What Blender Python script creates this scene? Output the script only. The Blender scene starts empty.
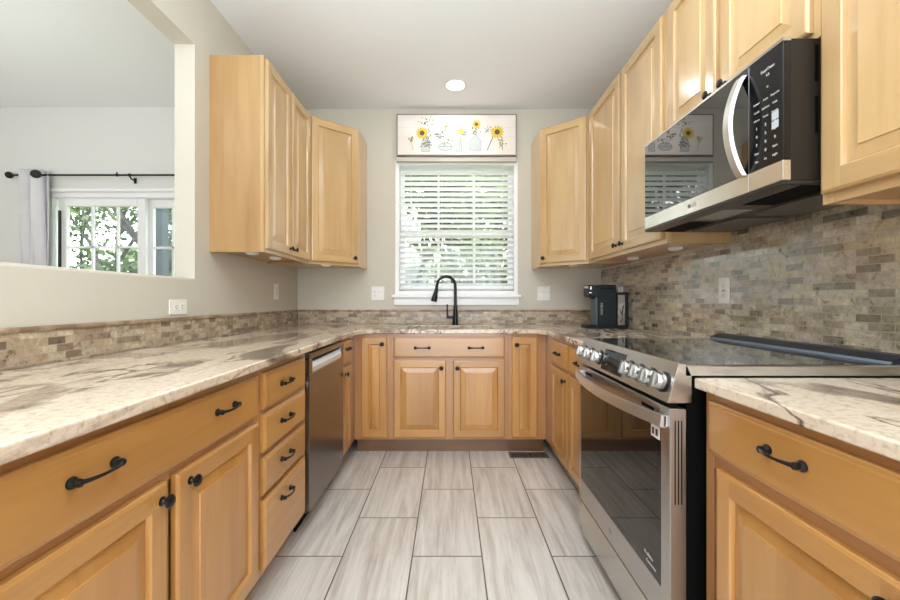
import bpy, bmesh, math, random
from mathutils import Vector, Matrix
R = math.radians
S = bpy.context.scene
COL = S.collection

# ---------------------------------------------------------------- camera
H = 1.121
cd = bpy.data.cameras.new('camera'); cam = bpy.data.objects.new('camera', cd); COL.objects.link(cam)
cam.location = (0, 0, H); cam.rotation_euler = (R(90), 0, 0)
cd.sensor_width = 36; cd.lens = 36 * 394 / 900; cd.clip_start = .02; cd.clip_end = 200
S.camera = cam

# ---------------------------------------------------------------- world, sun, large lights, exposure
S.view_settings.view_transform = 'Standard'; S.view_settings.look = 'None'
S.view_settings.gamma = 1; S.view_settings.use_curve_mapping = False
S.view_settings.exposure = -0.12
S.cycles.use_denoising = True
S.cycles.max_bounces = 10; S.cycles.diffuse_bounces = 5; S.cycles.glossy_bounces = 5
S.cycles.transparent_max_bounces = 12; S.cycles.sample_clamp_indirect = 6
S.cycles.caustics_reflective = False; S.cycles.caustics_refractive = False
W = bpy.data.worlds.new('sky'); S.world = W; W.use_nodes = True
bg = W.node_tree.nodes['Background']; bg.inputs[0].default_value = (.93, .965, 1, 1); bg.inputs[1].default_value = 7

def light(name, kind, loc, rot, energy, color=(1, 1, 1), size=1, size_y=None, parent=None, angle=None):
    l = bpy.data.lights.new(name, kind); o = bpy.data.objects.new(name, l); COL.objects.link(o)
    l.energy = energy; l.color = color
    if kind == 'AREA':
        l.size = size
        if size_y: l.shape = 'RECTANGLE'; l.size_y = size_y
        else: l.shape = 'DISK'
    if kind == 'SUN': l.angle = angle or R(1)
    o.location = loc; o.rotation_euler = rot; o.parent = parent
    return o
light('sun', 'SUN', (3, -4, 9), Vector((-.45, .75, -.75)).to_track_quat('-Z', 'Y').to_euler(), 2.2, (1, .96, .88), angle=R(2))
light('rear_fill', 'AREA', (0, -2.5, 1.35), (R(90), 0, 0), 6, (.86, .95, 1), 2.4, 2.1)  # fill lamp added behind the camera; no window is known there
light('dining_side_fill', 'AREA', (-4.5, .8, 1.5), (R(90), 0, R(-90)), 22, (.86, .95, 1), 2.6, 2.0)  # unseen fill added at the closed dining wall, shining through the pass-through
light('ceiling_bounce_flash', 'AREA', (0, .15, 1.85), (R(180), 0, 0), 84, (.80, .94, 1), .9)
light('dining_uplight_fill', 'AREA', (-3.0, .8, 1.5), (R(180), 0, 0), 30, (.96, .98, 1), .9)  # upward lamp added to brighten the dining ceiling

# ---------------------------------------------------------------- helpers
def empty(name, loc=(0, 0, 0), rz=0, label=None, cat=None, group=None, scale=None):
    o = bpy.data.objects.new(name, None); COL.objects.link(o)
    o.location = loc; o.rotation_euler = (0, 0, rz); o.empty_display_size = .1
    tag(o, label, cat, group); return o
def tag(o, label=None, cat=None, group=None, kind=None):
    if label: o['label'] = label
    if cat: o['category'] = cat
    if group: o['group'] = group
    if kind: o['kind'] = kind
    return o

class B:
    def __init__(s): s.bm = bmesh.new()
    def _m(s, faces, mat, smooth=False):
        for f in faces: f.material_index = mat; f.smooth = smooth
    def box(s, x0, x1, y0, y1, z0, z1, bev=0, mat=0, M=None, seg=1):
        if x0 > x1: x0, x1 = x1, x0
        if y0 > y1: y0, y1 = y1, y0
        if z0 > z1: z0, z1 = z1, z0
        r = bmesh.ops.create_cube(s.bm, size=1)
        vs = r['verts']
        for v in vs: v.co = Vector(((x0 + x1) / 2 + v.co.x * (x1 - x0), (y0 + y1) / 2 + v.co.y * (y1 - y0), (z0 + z1) / 2 + v.co.z * (z1 - z0)))
        fs = set(f for v in vs for f in v.link_faces)
        if bev:
            es = list(set(e for v in vs for e in v.link_edges))
            rr = bmesh.ops.bevel(s.bm, geom=es, offset=min(bev, .49 * min(x1 - x0, y1 - y0, z1 - z0)), segments=seg, affect='EDGES', profile=.5)
            fs = set(f for f in fs if f.is_valid) | set(rr['faces'])
            vs = set(v for f in fs for v in f.verts)
        s._m(fs, mat)
        if M is not None:
            for v in set(vs): v.co = M @ v.co
        return s
    def poly(s, pts, mat=0, smooth=False):
        f = s.bm.faces.new([s.bm.verts.new(p) for p in pts]); f.material_index = mat; f.smooth = smooth; return s
    def prism(s, pts, vec, mat=0, bev=0):
        vec = Vector(vec); n = len(pts)
        a = [s.bm.verts.new(p) for p in pts]; b = [s.bm.verts.new(Vector(p) + vec) for p in pts]
        fs = [s.bm.faces.new(a), s.bm.faces.new(b[::-1])]
        for i in range(n): fs.append(s.bm.faces.new((a[i], b[i], b[(i + 1) % n], a[(i + 1) % n])))
        bmesh.ops.recalc_face_normals(s.bm, faces=fs)
        if bev:
            es = list(set(e for f in fs for e in f.edges))
            rr = bmesh.ops.bevel(s.bm, geom=es, offset=bev, segments=1, affect='EDGES')
            fs = [f for f in fs if f.is_valid] + rr['faces']
        s._m(fs, mat); return s
    def tube(s, pts, rad, seg=12, mat=0, flat=None, cap=True):
        pts = [Vector(p) for p in pts]; n = len(pts)
        if not hasattr(rad, '__len__'): rad = [rad] * n
        rings = []; up = None
        for i, p in enumerate(pts):
            t = (pts[min(i + 1, n - 1)] - pts[max(i - 1, 0)]).normalized()
            if up is None:
                up = Vector((0, 0, 1)) if abs(t.z) < .9 else Vector((1, 0, 0))
            u = (up - t * up.dot(t)).normalized(); w = t.cross(u); up = u
            ring = []
            for k in range(seg):
                a = 2 * math.pi * k / seg
                fu, fw = (1, 1) if flat is None else flat
                ring.append(s.bm.verts.new(p + u * math.cos(a) * rad[i] * fu + w * math.sin(a) * rad[i] * fw))
            rings.append(ring)
        fs = []
        for i in range(n - 1):
            for k in range(seg):
                fs.append(s.bm.faces.new((rings[i][k], rings[i][(k + 1) % seg], rings[i + 1][(k + 1) % seg], rings[i + 1][k])))
        s._m(fs, mat, True)
        if cap:
            c = [s.bm.faces.new(rings[0][::-1]), s.bm.faces.new(rings[-1])]; s._m(c, mat)
        return s
    def lathe(s, prof, o=(0, 0, 0), axis=(0, 0, 1), seg=24, mat=0, mats=None):
        # prof: list of (radius, height along axis)
        o = Vector(o); ax = Vector(axis).normalized()
        u = Vector((1, 0, 0)) if abs(ax.x) < .9 else Vector((0, 1, 0))
        u = (u - ax * u.dot(ax)).normalized(); w = ax.cross(u)
        rings = []
        for r, h in prof:
            rings.append([s.bm.verts.new(o + ax * h + (u * math.cos(2 * math.pi * k / seg) + w * math.sin(2 * math.pi * k / seg)) * max(r, 1e-5)) for k in range(seg)])
        for i in range(len(prof) - 1):
            for k in range(seg):
                f = s.bm.faces.new((rings[i][k], rings[i][(k + 1) % seg], rings[i + 1][(k + 1) % seg], rings[i + 1][k]))
                f.material_index = mats[i] if mats else mat; f.smooth = True
        c1 = s.bm.faces.new(rings[0][::-1]); c2 = s.bm.faces.new(rings[-1])
        c1.material_index = mats[0] if mats else mat; c2.material_index = mats[-1] if mats else mat
        return s
    def obj(s, name, mats, parent=None, label=None, sharp=35):
        s.bm.normal_update()
        for e in s.bm.edges:
            if len(e.link_faces) == 2 and e.calc_face_angle(0) > R(sharp): e.smooth = False
        me = bpy.data.meshes.new(name); s.bm.to_mesh(me); s.bm.free()
        if not isinstance(mats, (list, tuple)): mats = [mats]
        for m in mats: me.materials.append(m)
        o = bpy.data.objects.new(name, me); COL.objects.link(o); o.parent = parent
        if label: o['label'] = label
        return o
def struct(b, name, mats, label=None):
    o = b.obj(name, mats); o['kind'] = 'structure'
    if label: o['label'] = label
    return o
def copy_tree(o, parent=None):
    c = o.copy(); COL.objects.link(c); c.parent = parent
    for ch in list(o.children): copy_tree(ch, c)
    return c
def text(s, size, mat, parent, loc, name='lettering', rot=(R(90), 0, 0), ext=.0003, sx=1):
    cu = bpy.data.curves.new('t', 'FONT'); cu.body = s; cu.size = size; cu.extrude = ext
    cu.align_x = 'CENTER'; cu.align_y = 'CENTER'
    t = bpy.data.objects.new('t', cu); COL.objects.link(t)
    bpy.context.view_layer.update()
    me = bpy.data.meshes.new_from_object(t.evaluated_get(bpy.context.evaluated_depsgraph_get()))
    bpy.data.objects.remove(t); me.name = name; me.materials.clear(); me.materials.append(mat)
    o = bpy.data.objects.new(name, me); COL.objects.link(o); o.parent = parent; o.location = loc; o.rotation_euler = rot; o.scale = (sx, 1, 1)
    return o

# ---------------------------------------------------------------- materials
def newmat(name):
    m = bpy.data.materials.new(name); m.use_nodes = True
    return m, m.node_tree, m.node_tree.nodes['Principled BSDF']
def N(nt, t, **kw):
    n = nt.nodes.new(t)
    for k, v in kw.items():
        if hasattr(n, k): setattr(n, k, v)
        else: n.inputs[k.replace('_', ' ')].default_value = v
    return n
def plain(name, col, rough=.5, metal=0, spec=.5, emis=None, coat=0):
    m, nt, b = newmat(name); b.inputs['Base Color'].default_value = (*col, 1)
    b.inputs['Roughness'].default_value = rough; b.inputs['Metallic'].default_value = metal
    b.inputs['Specular IOR Level'].default_value = spec
    b.inputs['Coat Weight'].default_value = coat; b.inputs['Coat Roughness'].default_value = .1
    if emis: b.inputs['Emission Color'].default_value = (*col, 1); b.inputs['Emission Strength'].default_value = emis
    return m
def ramp(nt, stops, interp='LINEAR'):
    r = nt.nodes.new('ShaderNodeValToRGB'); r.color_ramp.interpolation = interp
    e = r.color_ramp.elements
    while len(e) < len(stops): e.new(.5)
    for i, (p, c) in enumerate(stops): e[i].position = p; e[i].color = (*c, 1)
    return r
def objcoord(nt, rand=True, world=False):
    if world:
        return N(nt, 'ShaderNodeNewGeometry').outputs['Position']
    tc = N(nt, 'ShaderNodeTexCoord'); L = nt.links
    if not rand: return tc.outputs['Object']
    oi = N(nt, 'ShaderNodeObjectInfo'); mul = N(nt, 'ShaderNodeMath', operation='MULTIPLY'); mul.inputs[1].default_value = 37
    L.new(oi.outputs['Random'], mul.inputs[0])
    va = N(nt, 'ShaderNodeVectorMath', operation='ADD'); L.new(tc.outputs['Object'], va.inputs[0]); L.new(mul.outputs[0], va.inputs[1])
    return va.outputs[0]
def wood(name, axis, base=(.485, .243, .068), dark=(.40, .185, .046), light=(.535, .28, .088), rough=.34, coat=.6):
    m, nt, b = newmat(name); L = nt.links
    v = objcoord(nt)
    mp = N(nt, 'ShaderNodeMapping'); L.new(v, mp.inputs[0])
    mp.inputs['Scale'].default_value = tuple(.9 if a == axis else 14 for a in range(3))
    n1 = N(nt, 'ShaderNodeTexNoise'); n1.inputs['Scale'].default_value = 1.5; n1.inputs['Detail'].default_value = 6; n1.inputs['Roughness'].default_value = .6; n1.inputs['Distortion'].default_value = .8
    L.new(mp.outputs[0], n1.inputs['Vector'])
    mp2 = N(nt, 'ShaderNodeMapping'); L.new(v, mp2.inputs[0]); mp2.inputs['Scale'].default_value = tuple(.8 if a == axis else 3 for a in range(3))
    n2 = N(nt, 'ShaderNodeTexNoise'); n2.inputs['Scale'].default_value = 1.6; n2.inputs['Detail'].default_value = 3
    L.new(mp2.outputs[0], n2.inputs['Vector'])
    r = ramp(nt, [(.20, dark), (.46, base), (.80, light)]); L.new(n1.outputs['Fac'], r.inputs[0])
    r2 = ramp(nt, [(.3, (.84, .78, .70)), (.65, (1.05, 1.05, 1.05))]); L.new(n2.outputs['Fac'], r2.inputs[0])
    mx = N(nt, 'ShaderNodeMix', data_type='RGBA', blend_type='MULTIPLY'); mx.inputs[0].default_value = 1
    L.new(r.outputs[0], mx.inputs[6]); L.new(r2.outputs[0], mx.inputs[7])
    hs = N(nt, 'ShaderNodeHueSaturation'); oi = N(nt, 'ShaderNodeObjectInfo')
    mr = N(nt, 'ShaderNodeMapRange'); mr.inputs[3].default_value = .93; mr.inputs[4].default_value = 1.08
    L.new(oi.outputs['Random'], mr.inputs[0]); L.new(mr.outputs[0], hs.inputs['Value']); L.new(mx.outputs[2], hs.inputs['Color'])
    L.new(hs.outputs[0], b.inputs['Base Color'])
    b.inputs['Roughness'].default_value = rough; b.inputs['Coat Weight'].default_value = coat; b.inputs['Coat Roughness'].default_value = .15; b.inputs['Coat IOR'].default_value = 1.6
    return m
WV = wood('maple_vertical', 2); WH = wood('maple_horizontal', 0); WD = wood('maple_depth', 1)
UPW = dict(base=(.55, .365, .175), dark=(.47, .295, .13), light=(.59, .405, .205), coat=.8)  # upper fronts: sheen and brighter light put into a paler maple colour
WUV = wood('maple_lit_vertical', 2, **UPW); WUH = wood('maple_lit_horizontal', 0, **UPW)
WSV = wood('maple_side_dimmed', 2, (.44, .27, .118), (.385, .225, .09), (.475, .30, .14))  # same maple dimmed in colour to offset strong light on camera-facing sides
WF = wood('maple_frame_shaded_vertical', 2, (.44, .215, .085), (.36, .165, .06), (.48, .245, .10)); WFH = wood('maple_frame_shaded_horizontal', 0, (.44, .215, .085), (.36, .165, .06), (.48, .245, .10))  # redder frame maple; shade under worktop and between fronts put into the colour
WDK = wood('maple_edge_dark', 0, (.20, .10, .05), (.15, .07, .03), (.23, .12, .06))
BLACK = plain('oil_rubbed_black', (.006, .006, .007), .28, .3)
PLBLK = plain('black_plastic', (.008, .008, .009), .35)
VOID = plain('matte_black', (.002, .002, .002), .7, 0, .08)
WHITE = plain('white_plastic', (.80, .79, .76), .3)
TRIMW = plain('white_vinyl', (.86, .87, .88), .35)
SLAT = plain('white_slat', (.94, .94, .94), .4)
_nt = SLAT.node_tree; _tr = N(_nt, 'ShaderNodeBsdfTranslucent'); _tr.inputs[0].default_value = (.95, .95, .95, 1); _mx = N(_nt, 'ShaderNodeMixShader'); _mx.inputs[0].default_value = .5
_nt.links.new(_nt.nodes['Principled BSDF'].outputs[0], _mx.inputs[1]); _nt.links.new(_tr.outputs[0], _mx.inputs[2]); _nt.links.new(_mx.outputs[0], _nt.nodes['Material Output'].inputs[0])
STRING = plain('cord', (.75, .75, .72), .8)
def steel(name, col=(.56, .53, .50), rough=.24, axis=2):
    m, nt, b = newmat(name); L = nt.links
    v = objcoord(nt); mp = N(nt, 'ShaderNodeMapping'); L.new(v, mp.inputs[0])
    mp.inputs['Scale'].default_value = tuple(2 if a == axis else 300 for a in range(3))
    n1 = N(nt, 'ShaderNodeTexNoise'); n1.inputs['Scale'].default_value = 1; n1.inputs['Detail'].default_value = 1; L.new(mp.outputs[0], n1.inputs['Vector'])
    mr = N(nt, 'ShaderNodeMapRange'); mr.inputs[3].default_value = rough - .02; mr.inputs[4].default_value = rough + .03
    L.new(n1.outputs['Fac'], mr.inputs[0]); L.new(mr.outputs[0], b.inputs['Roughness'])
    b.inputs['Base Color'].default_value = (*col, 1); b.inputs['Metallic'].default_value = 1
    return m
STEEL = steel('stainless_brushed', axis=0); STEELV = steel('stainless_brushed_vertical', (.20, .18, .17), .27)
RSTEEL = steel('range_stainless', (.47, .45, .44), .30)
CHROME = plain('polished_steel', (.42, .42, .42), .2, 1)
GLASSB = plain('black_glass', (.003, .003, .0035), .03, 0, .45)
MWG = plain('mirror_black_glass', (.006, .006, .007), .02); MWG.node_tree.nodes['Principled BSDF'].inputs['IOR'].default_value = 2.3
COOK = plain('cooktop_glass', (.020, .026, .025), .03, 0, 1.0); COOK.node_tree.nodes['Principled BSDF'].inputs['IOR'].default_value = 1.75
DKSIDE = plain('dark_bronze_side', (.016, .012, .009), .42, 0, .3)

def wallmat(name, col, bump=.15):
    m, nt, b = newmat(name); L = nt.links
    n1 = N(nt, 'ShaderNodeTexNoise'); n1.inputs['Scale'].default_value = 45; n1.inputs['Detail'].default_value = 4
    L.new(objcoord(nt, world=True), n1.inputs['Vector'])
    bp = N(nt, 'ShaderNodeBump'); bp.inputs['Strength'].default_value = bump; bp.inputs['Distance'].default_value = .006
    L.new(n1.outputs['Fac'], bp.inputs['Height']); L.new(bp.outputs[0], b.inputs['Normal'])
    b.inputs['Base Color'].default_value = (*col, 1); b.inputs['Roughness'].default_value = .75
    return m
WALL = wallmat('wall_paint', (.58, .55, .475)); WALLD = wallmat('dining_wall_paint', (.72, .72, .70), .08)
CEIL = wallmat('ceiling_paint', (.86, .88, .90), .1)

def uv_from_world(nt, u, v, du=0, dv=0):
    g = N(nt, 'ShaderNodeNewGeometry'); sp = N(nt, 'ShaderNodeSeparateXYZ'); nt.links.new(g.outputs['Position'], sp.inputs[0])
    cb = N(nt, 'ShaderNodeCombineXYZ'); outs = []
    for k, (a, d) in enumerate(((u, du), (v, dv))):
        ad = N(nt, 'ShaderNodeMath', operation='ADD'); ad.inputs[1].default_value = d
        nt.links.new(sp.outputs[a], ad.inputs[0]); nt.links.new(ad.outputs[0], cb.inputs[k])
    return cb.outputs[0], g.outputs['Position']
def brick(nt, vec, w, h, mortar, off=.5):
    b = nt.nodes.new('ShaderNodeTexBrick'); b.offset = off; b.offset_frequency = 2; b.squash = 1
    b.inputs['Color1'].default_value = (0, 0, 0, 1); b.inputs['Color2'].default_value = (1, 1, 1, 1); b.inputs['Mortar'].default_value = (.5, .5, .5, 1)
    b.inputs['Scale'].default_value = 1; b.inputs['Mortar Size'].default_value = mortar; b.inputs['Mortar Smooth'].default_value = .1
    b.inputs['Bias'].default_value = 0; b.inputs['Brick Width'].default_value = w; b.inputs['Row Height'].default_value = h
    nt.links.new(vec, b.inputs['Vector']); return b
def mosaic(name, u, stops, du=0, rough=.15, bw=.076, coat=.1):
    m, nt, b = newmat(name); L = nt.links
    vec, pos = uv_from_world(nt, u, 'Z', du + 20, 10 - .912 + .026 * 36 - 10)
    bk = brick(nt, vec, bw, .0262, .0014)
    r = ramp(nt, stops); L.new(bk.outputs['Color'], r.inputs[0])
    n1 = N(nt, 'ShaderNodeTexNoise'); n1.inputs['Scale'].default_value = 30; n1.inputs['Detail'].default_value = 7; n1.inputs['Roughness'].default_value = .75; n1.inputs['Distortion'].default_value = .8
    L.new(pos, n1.inputs['Vector'])
    r2 = ramp(nt, [(.36, (.30, .23, .16)), (.45, (.84, .81, .76)), (.56, (1.06, 1.05, 1.0)), (.66, (1.38, 1.36, 1.30))]); L.new(n1.outputs['Fac'], r2.inputs[0])
    mx = N(nt, 'ShaderNodeMix', data_type='RGBA', blend_type='MULTIPLY'); mx.inputs[0].default_value = 1
    L.new(r.outputs[0], mx.inputs[6]); L.new(r2.outputs[0], mx.inputs[7])
    m2 = N(nt, 'ShaderNodeMix', data_type='RGBA'); m2.inputs[7].default_value = (.36, .31, .25, 1)
    L.new(bk.outputs['Fac'], m2.inputs[0]); L.new(mx.outputs[2], m2.inputs[6]); L.new(m2.outputs[2], b.inputs['Base Color'])
    bp = N(nt, 'ShaderNodeBump'); bp.invert = True; bp.inputs['Strength'].default_value = .5; bp.inputs['Distance'].default_value = .002
    L.new(bk.outputs['Fac'], bp.inputs['Height']); L.new(bp.outputs[0], b.inputs['Normal'])
    mr = N(nt, 'ShaderNodeMapRange'); mr.inputs[3].default_value = rough; mr.inputs[4].default_value = .8
    L.new(bk.outputs['Fac'], mr.inputs[0]); L.new(mr.outputs[0], b.inputs['Roughness'])
    b.inputs['Specular IOR Level'].default_value = .9; b.inputs['Coat Weight'].default_value = coat; b.inputs['Coat IOR'].default_value = 1.75; b.inputs['Coat Roughness'].default_value = .09
    return m
ST = [(0, (.15, .10, .065)), (.18, (.31, .225, .145)), (.30, (.44, .35, .24)), (.45, (.50, .42, .31)), (.60, (.35, .26, .17)), (.74, (.54, .46, .36)), (.9, (.26, .19, .13))]
SR = [(0, (.14, .125, .095)), (.14, (.31, .275, .21)), (.27, (.46, .41, .34)), (.42, (.56, .50, .41)), (.56, (.40, .33, .26)), (.68, (.60, .54, .45)), (.80, (.50, .42, .28)), (.92, (.20, .175, .135))]
MOS_Y = mosaic('stone_mosaic_side', 'Y', SR, coat=.9); MOS_L = mosaic('stone_mosaic_left', 'Y', ST, .03, rough=.35, bw=.060); MOS_X = mosaic('stone_mosaic_back', 'X', ST, rough=.4)

def granite():
    m, nt, b = newmat('granite'); L = nt.links
    pos = objcoord(nt, world=True)
    mp = N(nt, 'ShaderNodeMapping'); L.new(pos, mp.inputs[0]); mp.inputs['Rotation'].default_value = (0, 0, R(30)); mp.inputs['Scale'].default_value = (2.0, .75, 2)
    a = N(nt, 'ShaderNodeTexNoise'); a.inputs['Scale'].default_value = 1.25; a.inputs['Detail'].default_value = 8; a.inputs['Roughness'].default_value = .56; a.inputs['Distortion'].default_value = 1.1
    L.new(mp.outputs[0], a.inputs['Vector'])
    r = ramp(nt, [(.34, (.15, .11, .085)), (.40, (.30, .235, .185)), (.435, (.52, .41, .31)), (.455, (.66, .545, .43)), (.56, (.70, .59, .48)), (.595, (.47, .355, .275)), (.625, (.38, .29, .23)), (.66, (.66, .55, .44))])
    L.new(a.outputs['Fac'], r.inputs[0])
    # thin dark veins
    c = N(nt, 'ShaderNodeTexNoise'); c.inputs['Scale'].default_value = 1.25; c.inputs['Detail'].default_value = 7; c.inputs['Roughness'].default_value = .5; c.inputs['Distortion'].default_value = 1.2
    mp2 = N(nt, 'ShaderNodeMapping'); L.new(pos, mp2.inputs[0]); mp2.inputs['Location'].default_value = (5, 3, 1); mp2.inputs['Rotation'].default_value = (0, 0, R(18)); mp2.inputs['Scale'].default_value = (3.6, 1.1, 3); L.new(mp2.outputs[0], c.inputs['Vector'])
    rv = ramp(nt, [(.477, (0, 0, 0)), (.498, (1, 1, 1)), (.502, (1, 1, 1)), (.523, (0, 0, 0))]); L.new(c.outputs['Fac'], rv.inputs[0])
    d = N(nt, 'ShaderNodeTexNoise'); d.inputs['Scale'].default_value = 3; d.inputs['Detail'].default_value = 3; L.new(mp.outputs[0], d.inputs['Vector'])
    rd = ramp(nt, [(.42, (0, 0, 0)), (.54, (1, 1, 1))]); L.new(d.outputs['Fac'], rd.inputs[0])
    ml = N(nt, 'ShaderNodeMath', operation='MULTIPLY'); L.new(rv.outputs[0], ml.inputs[0]); L.new(rd.outputs[0], ml.inputs[1])
    mx = N(nt, 'ShaderNodeMix', data_type='RGBA'); L.new(ml.outputs[0], mx.inputs[0]); L.new(r.outputs[0], mx.inputs[6]); mx.inputs[7].default_value = (.12, .085, .065, 1)
    # speckle
    e = N(nt, 'ShaderNodeTexNoise'); e.inputs['Scale'].default_value = 55; e.inputs['Detail'].default_value = 5; e.inputs['Roughness'].default_value = .7; L.new(pos, e.inputs['Vector'])
    re_ = ramp(nt, [(.33, (.62, .56, .5)), (.5, (1, 1, 1)), (.7, (1.08, 1.06, 1.04))]); L.new(e.outputs['Fac'], re_.inputs[0])
    m3 = N(nt, 'ShaderNodeMix', data_type='RGBA', blend_type='MULTIPLY'); m3.inputs[0].default_value = .8; mg = 1
    L.new(mx.outputs[2], m3.inputs[6]); L.new(re_.outputs[0], m3.inputs[7]); L.new(m3.outputs[2], b.inputs['Base Color'])
    b.inputs['Roughness'].default_value = .13; b.inputs['Specular IOR Level'].default_value = .45
    return m
GRAN = granite()

def floormat():
    m, nt, b = newmat('floor_tile'); L = nt.links
    g = N(nt, 'ShaderNodeNewGeometry'); sp = N(nt, 'ShaderNodeSeparateXYZ'); L.new(g.outputs['Position'], sp.inputs[0])
    au = N(nt, 'ShaderNodeMath', operation='ADD'); au.inputs[1].default_value = -2.333 - .305 + .61 * 25; L.new(sp.outputs['Y'], au.inputs[0])
    av = N(nt, 'ShaderNodeMath', operation='ADD'); av.inputs[1].default_value = .165 + .305 * 20; L.new(sp.outputs['X'], av.inputs[0])
    cb = N(nt, 'ShaderNodeCombineXYZ'); L.new(au.outputs[0], cb.inputs[0]); L.new(av.outputs[0], cb.inputs[1])
    bk = brick(nt, cb.outputs[0], .61, .305, .0032)
    mp = N(nt, 'ShaderNodeMapping'); L.new(g.outputs['Position'], mp.inputs[0]); mp.inputs['Scale'].default_value = (24, 1.6, 1)
    ad = N(nt, 'ShaderNodeVectorMath', operation='ADD'); sc = N(nt, 'ShaderNodeVectorMath', operation='SCALE'); sc.inputs['Scale'].default_value = 19
    L.new(bk.outputs['Color'], sc.inputs[0]); L.new(mp.outputs[0], ad.inputs[0]); L.new(sc.outputs[0], ad.inputs[1])
    n1 = N(nt, 'ShaderNodeTexNoise'); n1.inputs['Scale'].default_value = 1; n1.inputs['Detail'].default_value = 7; n1.inputs['Roughness'].default_value = .7; n1.inputs['Distortion'].default_value = .5
    L.new(ad.outputs[0], n1.inputs['Vector'])
    r = ramp(nt, [(.28, (.40, .34, .29)), (.42, (.56, .505, .46)), (.54, (.68, .635, .59)), (.70, (.78, .745, .70))]); L.new(n1.outputs['Fac'], r.inputs[0])
    rr = ramp(nt, [(0, (.93, .93, .93)), (1, (1.05, 1.05, 1.05))]); L.new(bk.outputs['Color'], rr.inputs[0])
    mx = N(nt, 'ShaderNodeMix', data_type='RGBA', blend_type='MULTIPLY'); mx.inputs[0].default_value = 1; L.new(r.outputs[0], mx.inputs[6]); L.new(rr.outputs[0], mx.inputs[7])
    m2 = N(nt, 'ShaderNodeMix', data_type='RGBA'); m2.inputs[7].default_value = (.11, .09, .075, 1)
    L.new(bk.outputs['Fac'], m2.inputs[0]); L.new(mx.outputs[2], m2.inputs[6]); L.new(m2.outputs[2], b.inputs['Base Color'])
    bp = N(nt, 'ShaderNodeBump'); bp.invert = True; bp.inputs['Strength'].default_value = .4; bp.inputs['Distance'].default_value = .002
    L.new(bk.outputs['Fac'], bp.inputs['Height']); L.new(bp.outputs[0], b.inputs['Normal'])
    b.inputs['Roughness'].default_value = .38
    return m
FLOOR = floormat()
def panemat():
    m = bpy.data.materials.new('window_glass'); m.use_nodes = True; nt = m.node_tree; nt.nodes.clear(); L = nt.links
    o = N(nt, 'ShaderNodeOutputMaterial'); t = N(nt, 'ShaderNodeBsdfTransparent'); t.inputs[0].default_value = (.96, .98, .97, 1)
    g = N(nt, 'ShaderNodeBsdfGlossy'); g.inputs['Roughness'].default_value = .01
    lw = N(nt, 'ShaderNodeLayerWeight'); lw.inputs[0].default_value = .5
    pw = N(nt, 'ShaderNodeMath', operation='POWER'); pw.inputs[1].default_value = 5; L.new(lw.outputs['Facing'], pw.inputs[0])
    f = N(nt, 'ShaderNodeMath', operation='MULTIPLY_ADD'); f.inputs[1].default_value = .94; f.inputs[2].default_value = .03; L.new(pw.outputs[0], f.inputs[0])
    mx = N(nt, 'ShaderNodeMixShader'); L.new(f.outputs[0], mx.inputs[0]); L.new(t.outputs[0], mx.inputs[1]); L.new(g.outputs[0], mx.inputs[2]); L.new(mx.outputs[0], o.inputs[0])
    return m
PANE = panemat()
def noisy(name, c1, c2, scale, rough=.8, stops=(.4, .6)):
    m, nt, b = newmat(name); n1 = N(nt, 'ShaderNodeTexNoise'); n1.inputs['Scale'].default_value = scale; n1.inputs['Detail'].default_value = 5
    nt.links.new(objcoord(nt), n1.inputs['Vector']); r = ramp(nt, [(stops[0], c1), (stops[1], c2)]); nt.links.new(n1.outputs['Fac'], r.inputs[0])
    nt.links.new(r.outputs[0], b.inputs['Base Color']); b.inputs['Roughness'].default_value = rough; return m
BARK = noisy('bark', (.02, .018, .017), (.05, .045, .042), 12)
LEAF = noisy('leaves_green', (.022, .05, .012), (.09, .15, .035), 2, .6)
LEAF2 = noisy('leaves_pale', (.03, .06, .018), (.12, .18, .06), 2, .6)
GRASS = noisy('grass', (.14, .22, .08), (.26, .34, .14), 5)
FABRIC = noisy('curtain_fabric', (.66, .66, .69), (.74, .74, .77), 3, .9)
SAMP = 0

# ---------------------------------------------------------------- structure
b = B(); b.box(-1.45, 1.42, -2.6, 3.6, -.06, 0); struct(b, 'floor', FLOOR)
b = B(); b.box(-4.6, -1.45, -2.6, 3.6, -.06, 0); struct(b, 'floor_dining', wood('oak_floor', 1, (.42, .27, .15), (.32, .19, .10), (.5, .33, .19)))
b = B(); b.box(-4.6, 1.42, -2.6, 3.6, 2.79, 2.85); struct(b, 'ceiling', CEIL)
WL, WR, WB = -1.335, 1.326, 3.45
b = B()
pf = [(WL, 0), (WL, 1.223), (WL - .004, 1.231), (WL - .012, 1.235), (-1.429, 1.235), (-1.437, 1.231), (-1.441, 1.223), (-1.441, 0)]
b.prism([(x, .1, z) for x, z in pf], (0, 1.961, 0))
b.box(-1.441, WL, 2.061, WB + .001, 0, 2.79)
b.box(-1.441, WL, .1, 2.061, 2.459, 2.79)
b.box(-1.441, WL, -.4, .1, 0, 2.79)
struct(b, 'wall_left', WALL)
b = B(); b.box(WR, 1.42, -2.6, WB + .001, 0, 2.79); struct(b, 'wall_right', WALL)
X0, X1, Z0, Z1 = -.482, .595, 1.165, 2.347
b = B()
b.box(-1.441, X0, WB, 3.6, 0, 2.79); b.box(X1, 1.42, WB, 3.6, 0, 2.79)
b.box(X0, X1, WB, 3.6, 0, Z0); b.box(X0, X1, WB, 3.6, Z1, 2.79)
struct(b, 'wall_back', WALL)
DX0, DX1, DZ = -3.50, -1.62, 2.06
b = B()
b.box(-4.6, DX0, 3.41, 3.6, 0, 2.79); b.box(DX1, -1.441, 3.41, 3.6, 0, 2.79); b.box(DX0, DX1, 3.41, 3.6, DZ, 2.79)
struct(b, 'wall_dining', WALLD)
b = B(); b.box(-4.7, -4.6, -2.6, 3.6, 0, 2.79); struct(b, 'wall_dining_left', WALLD)
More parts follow.
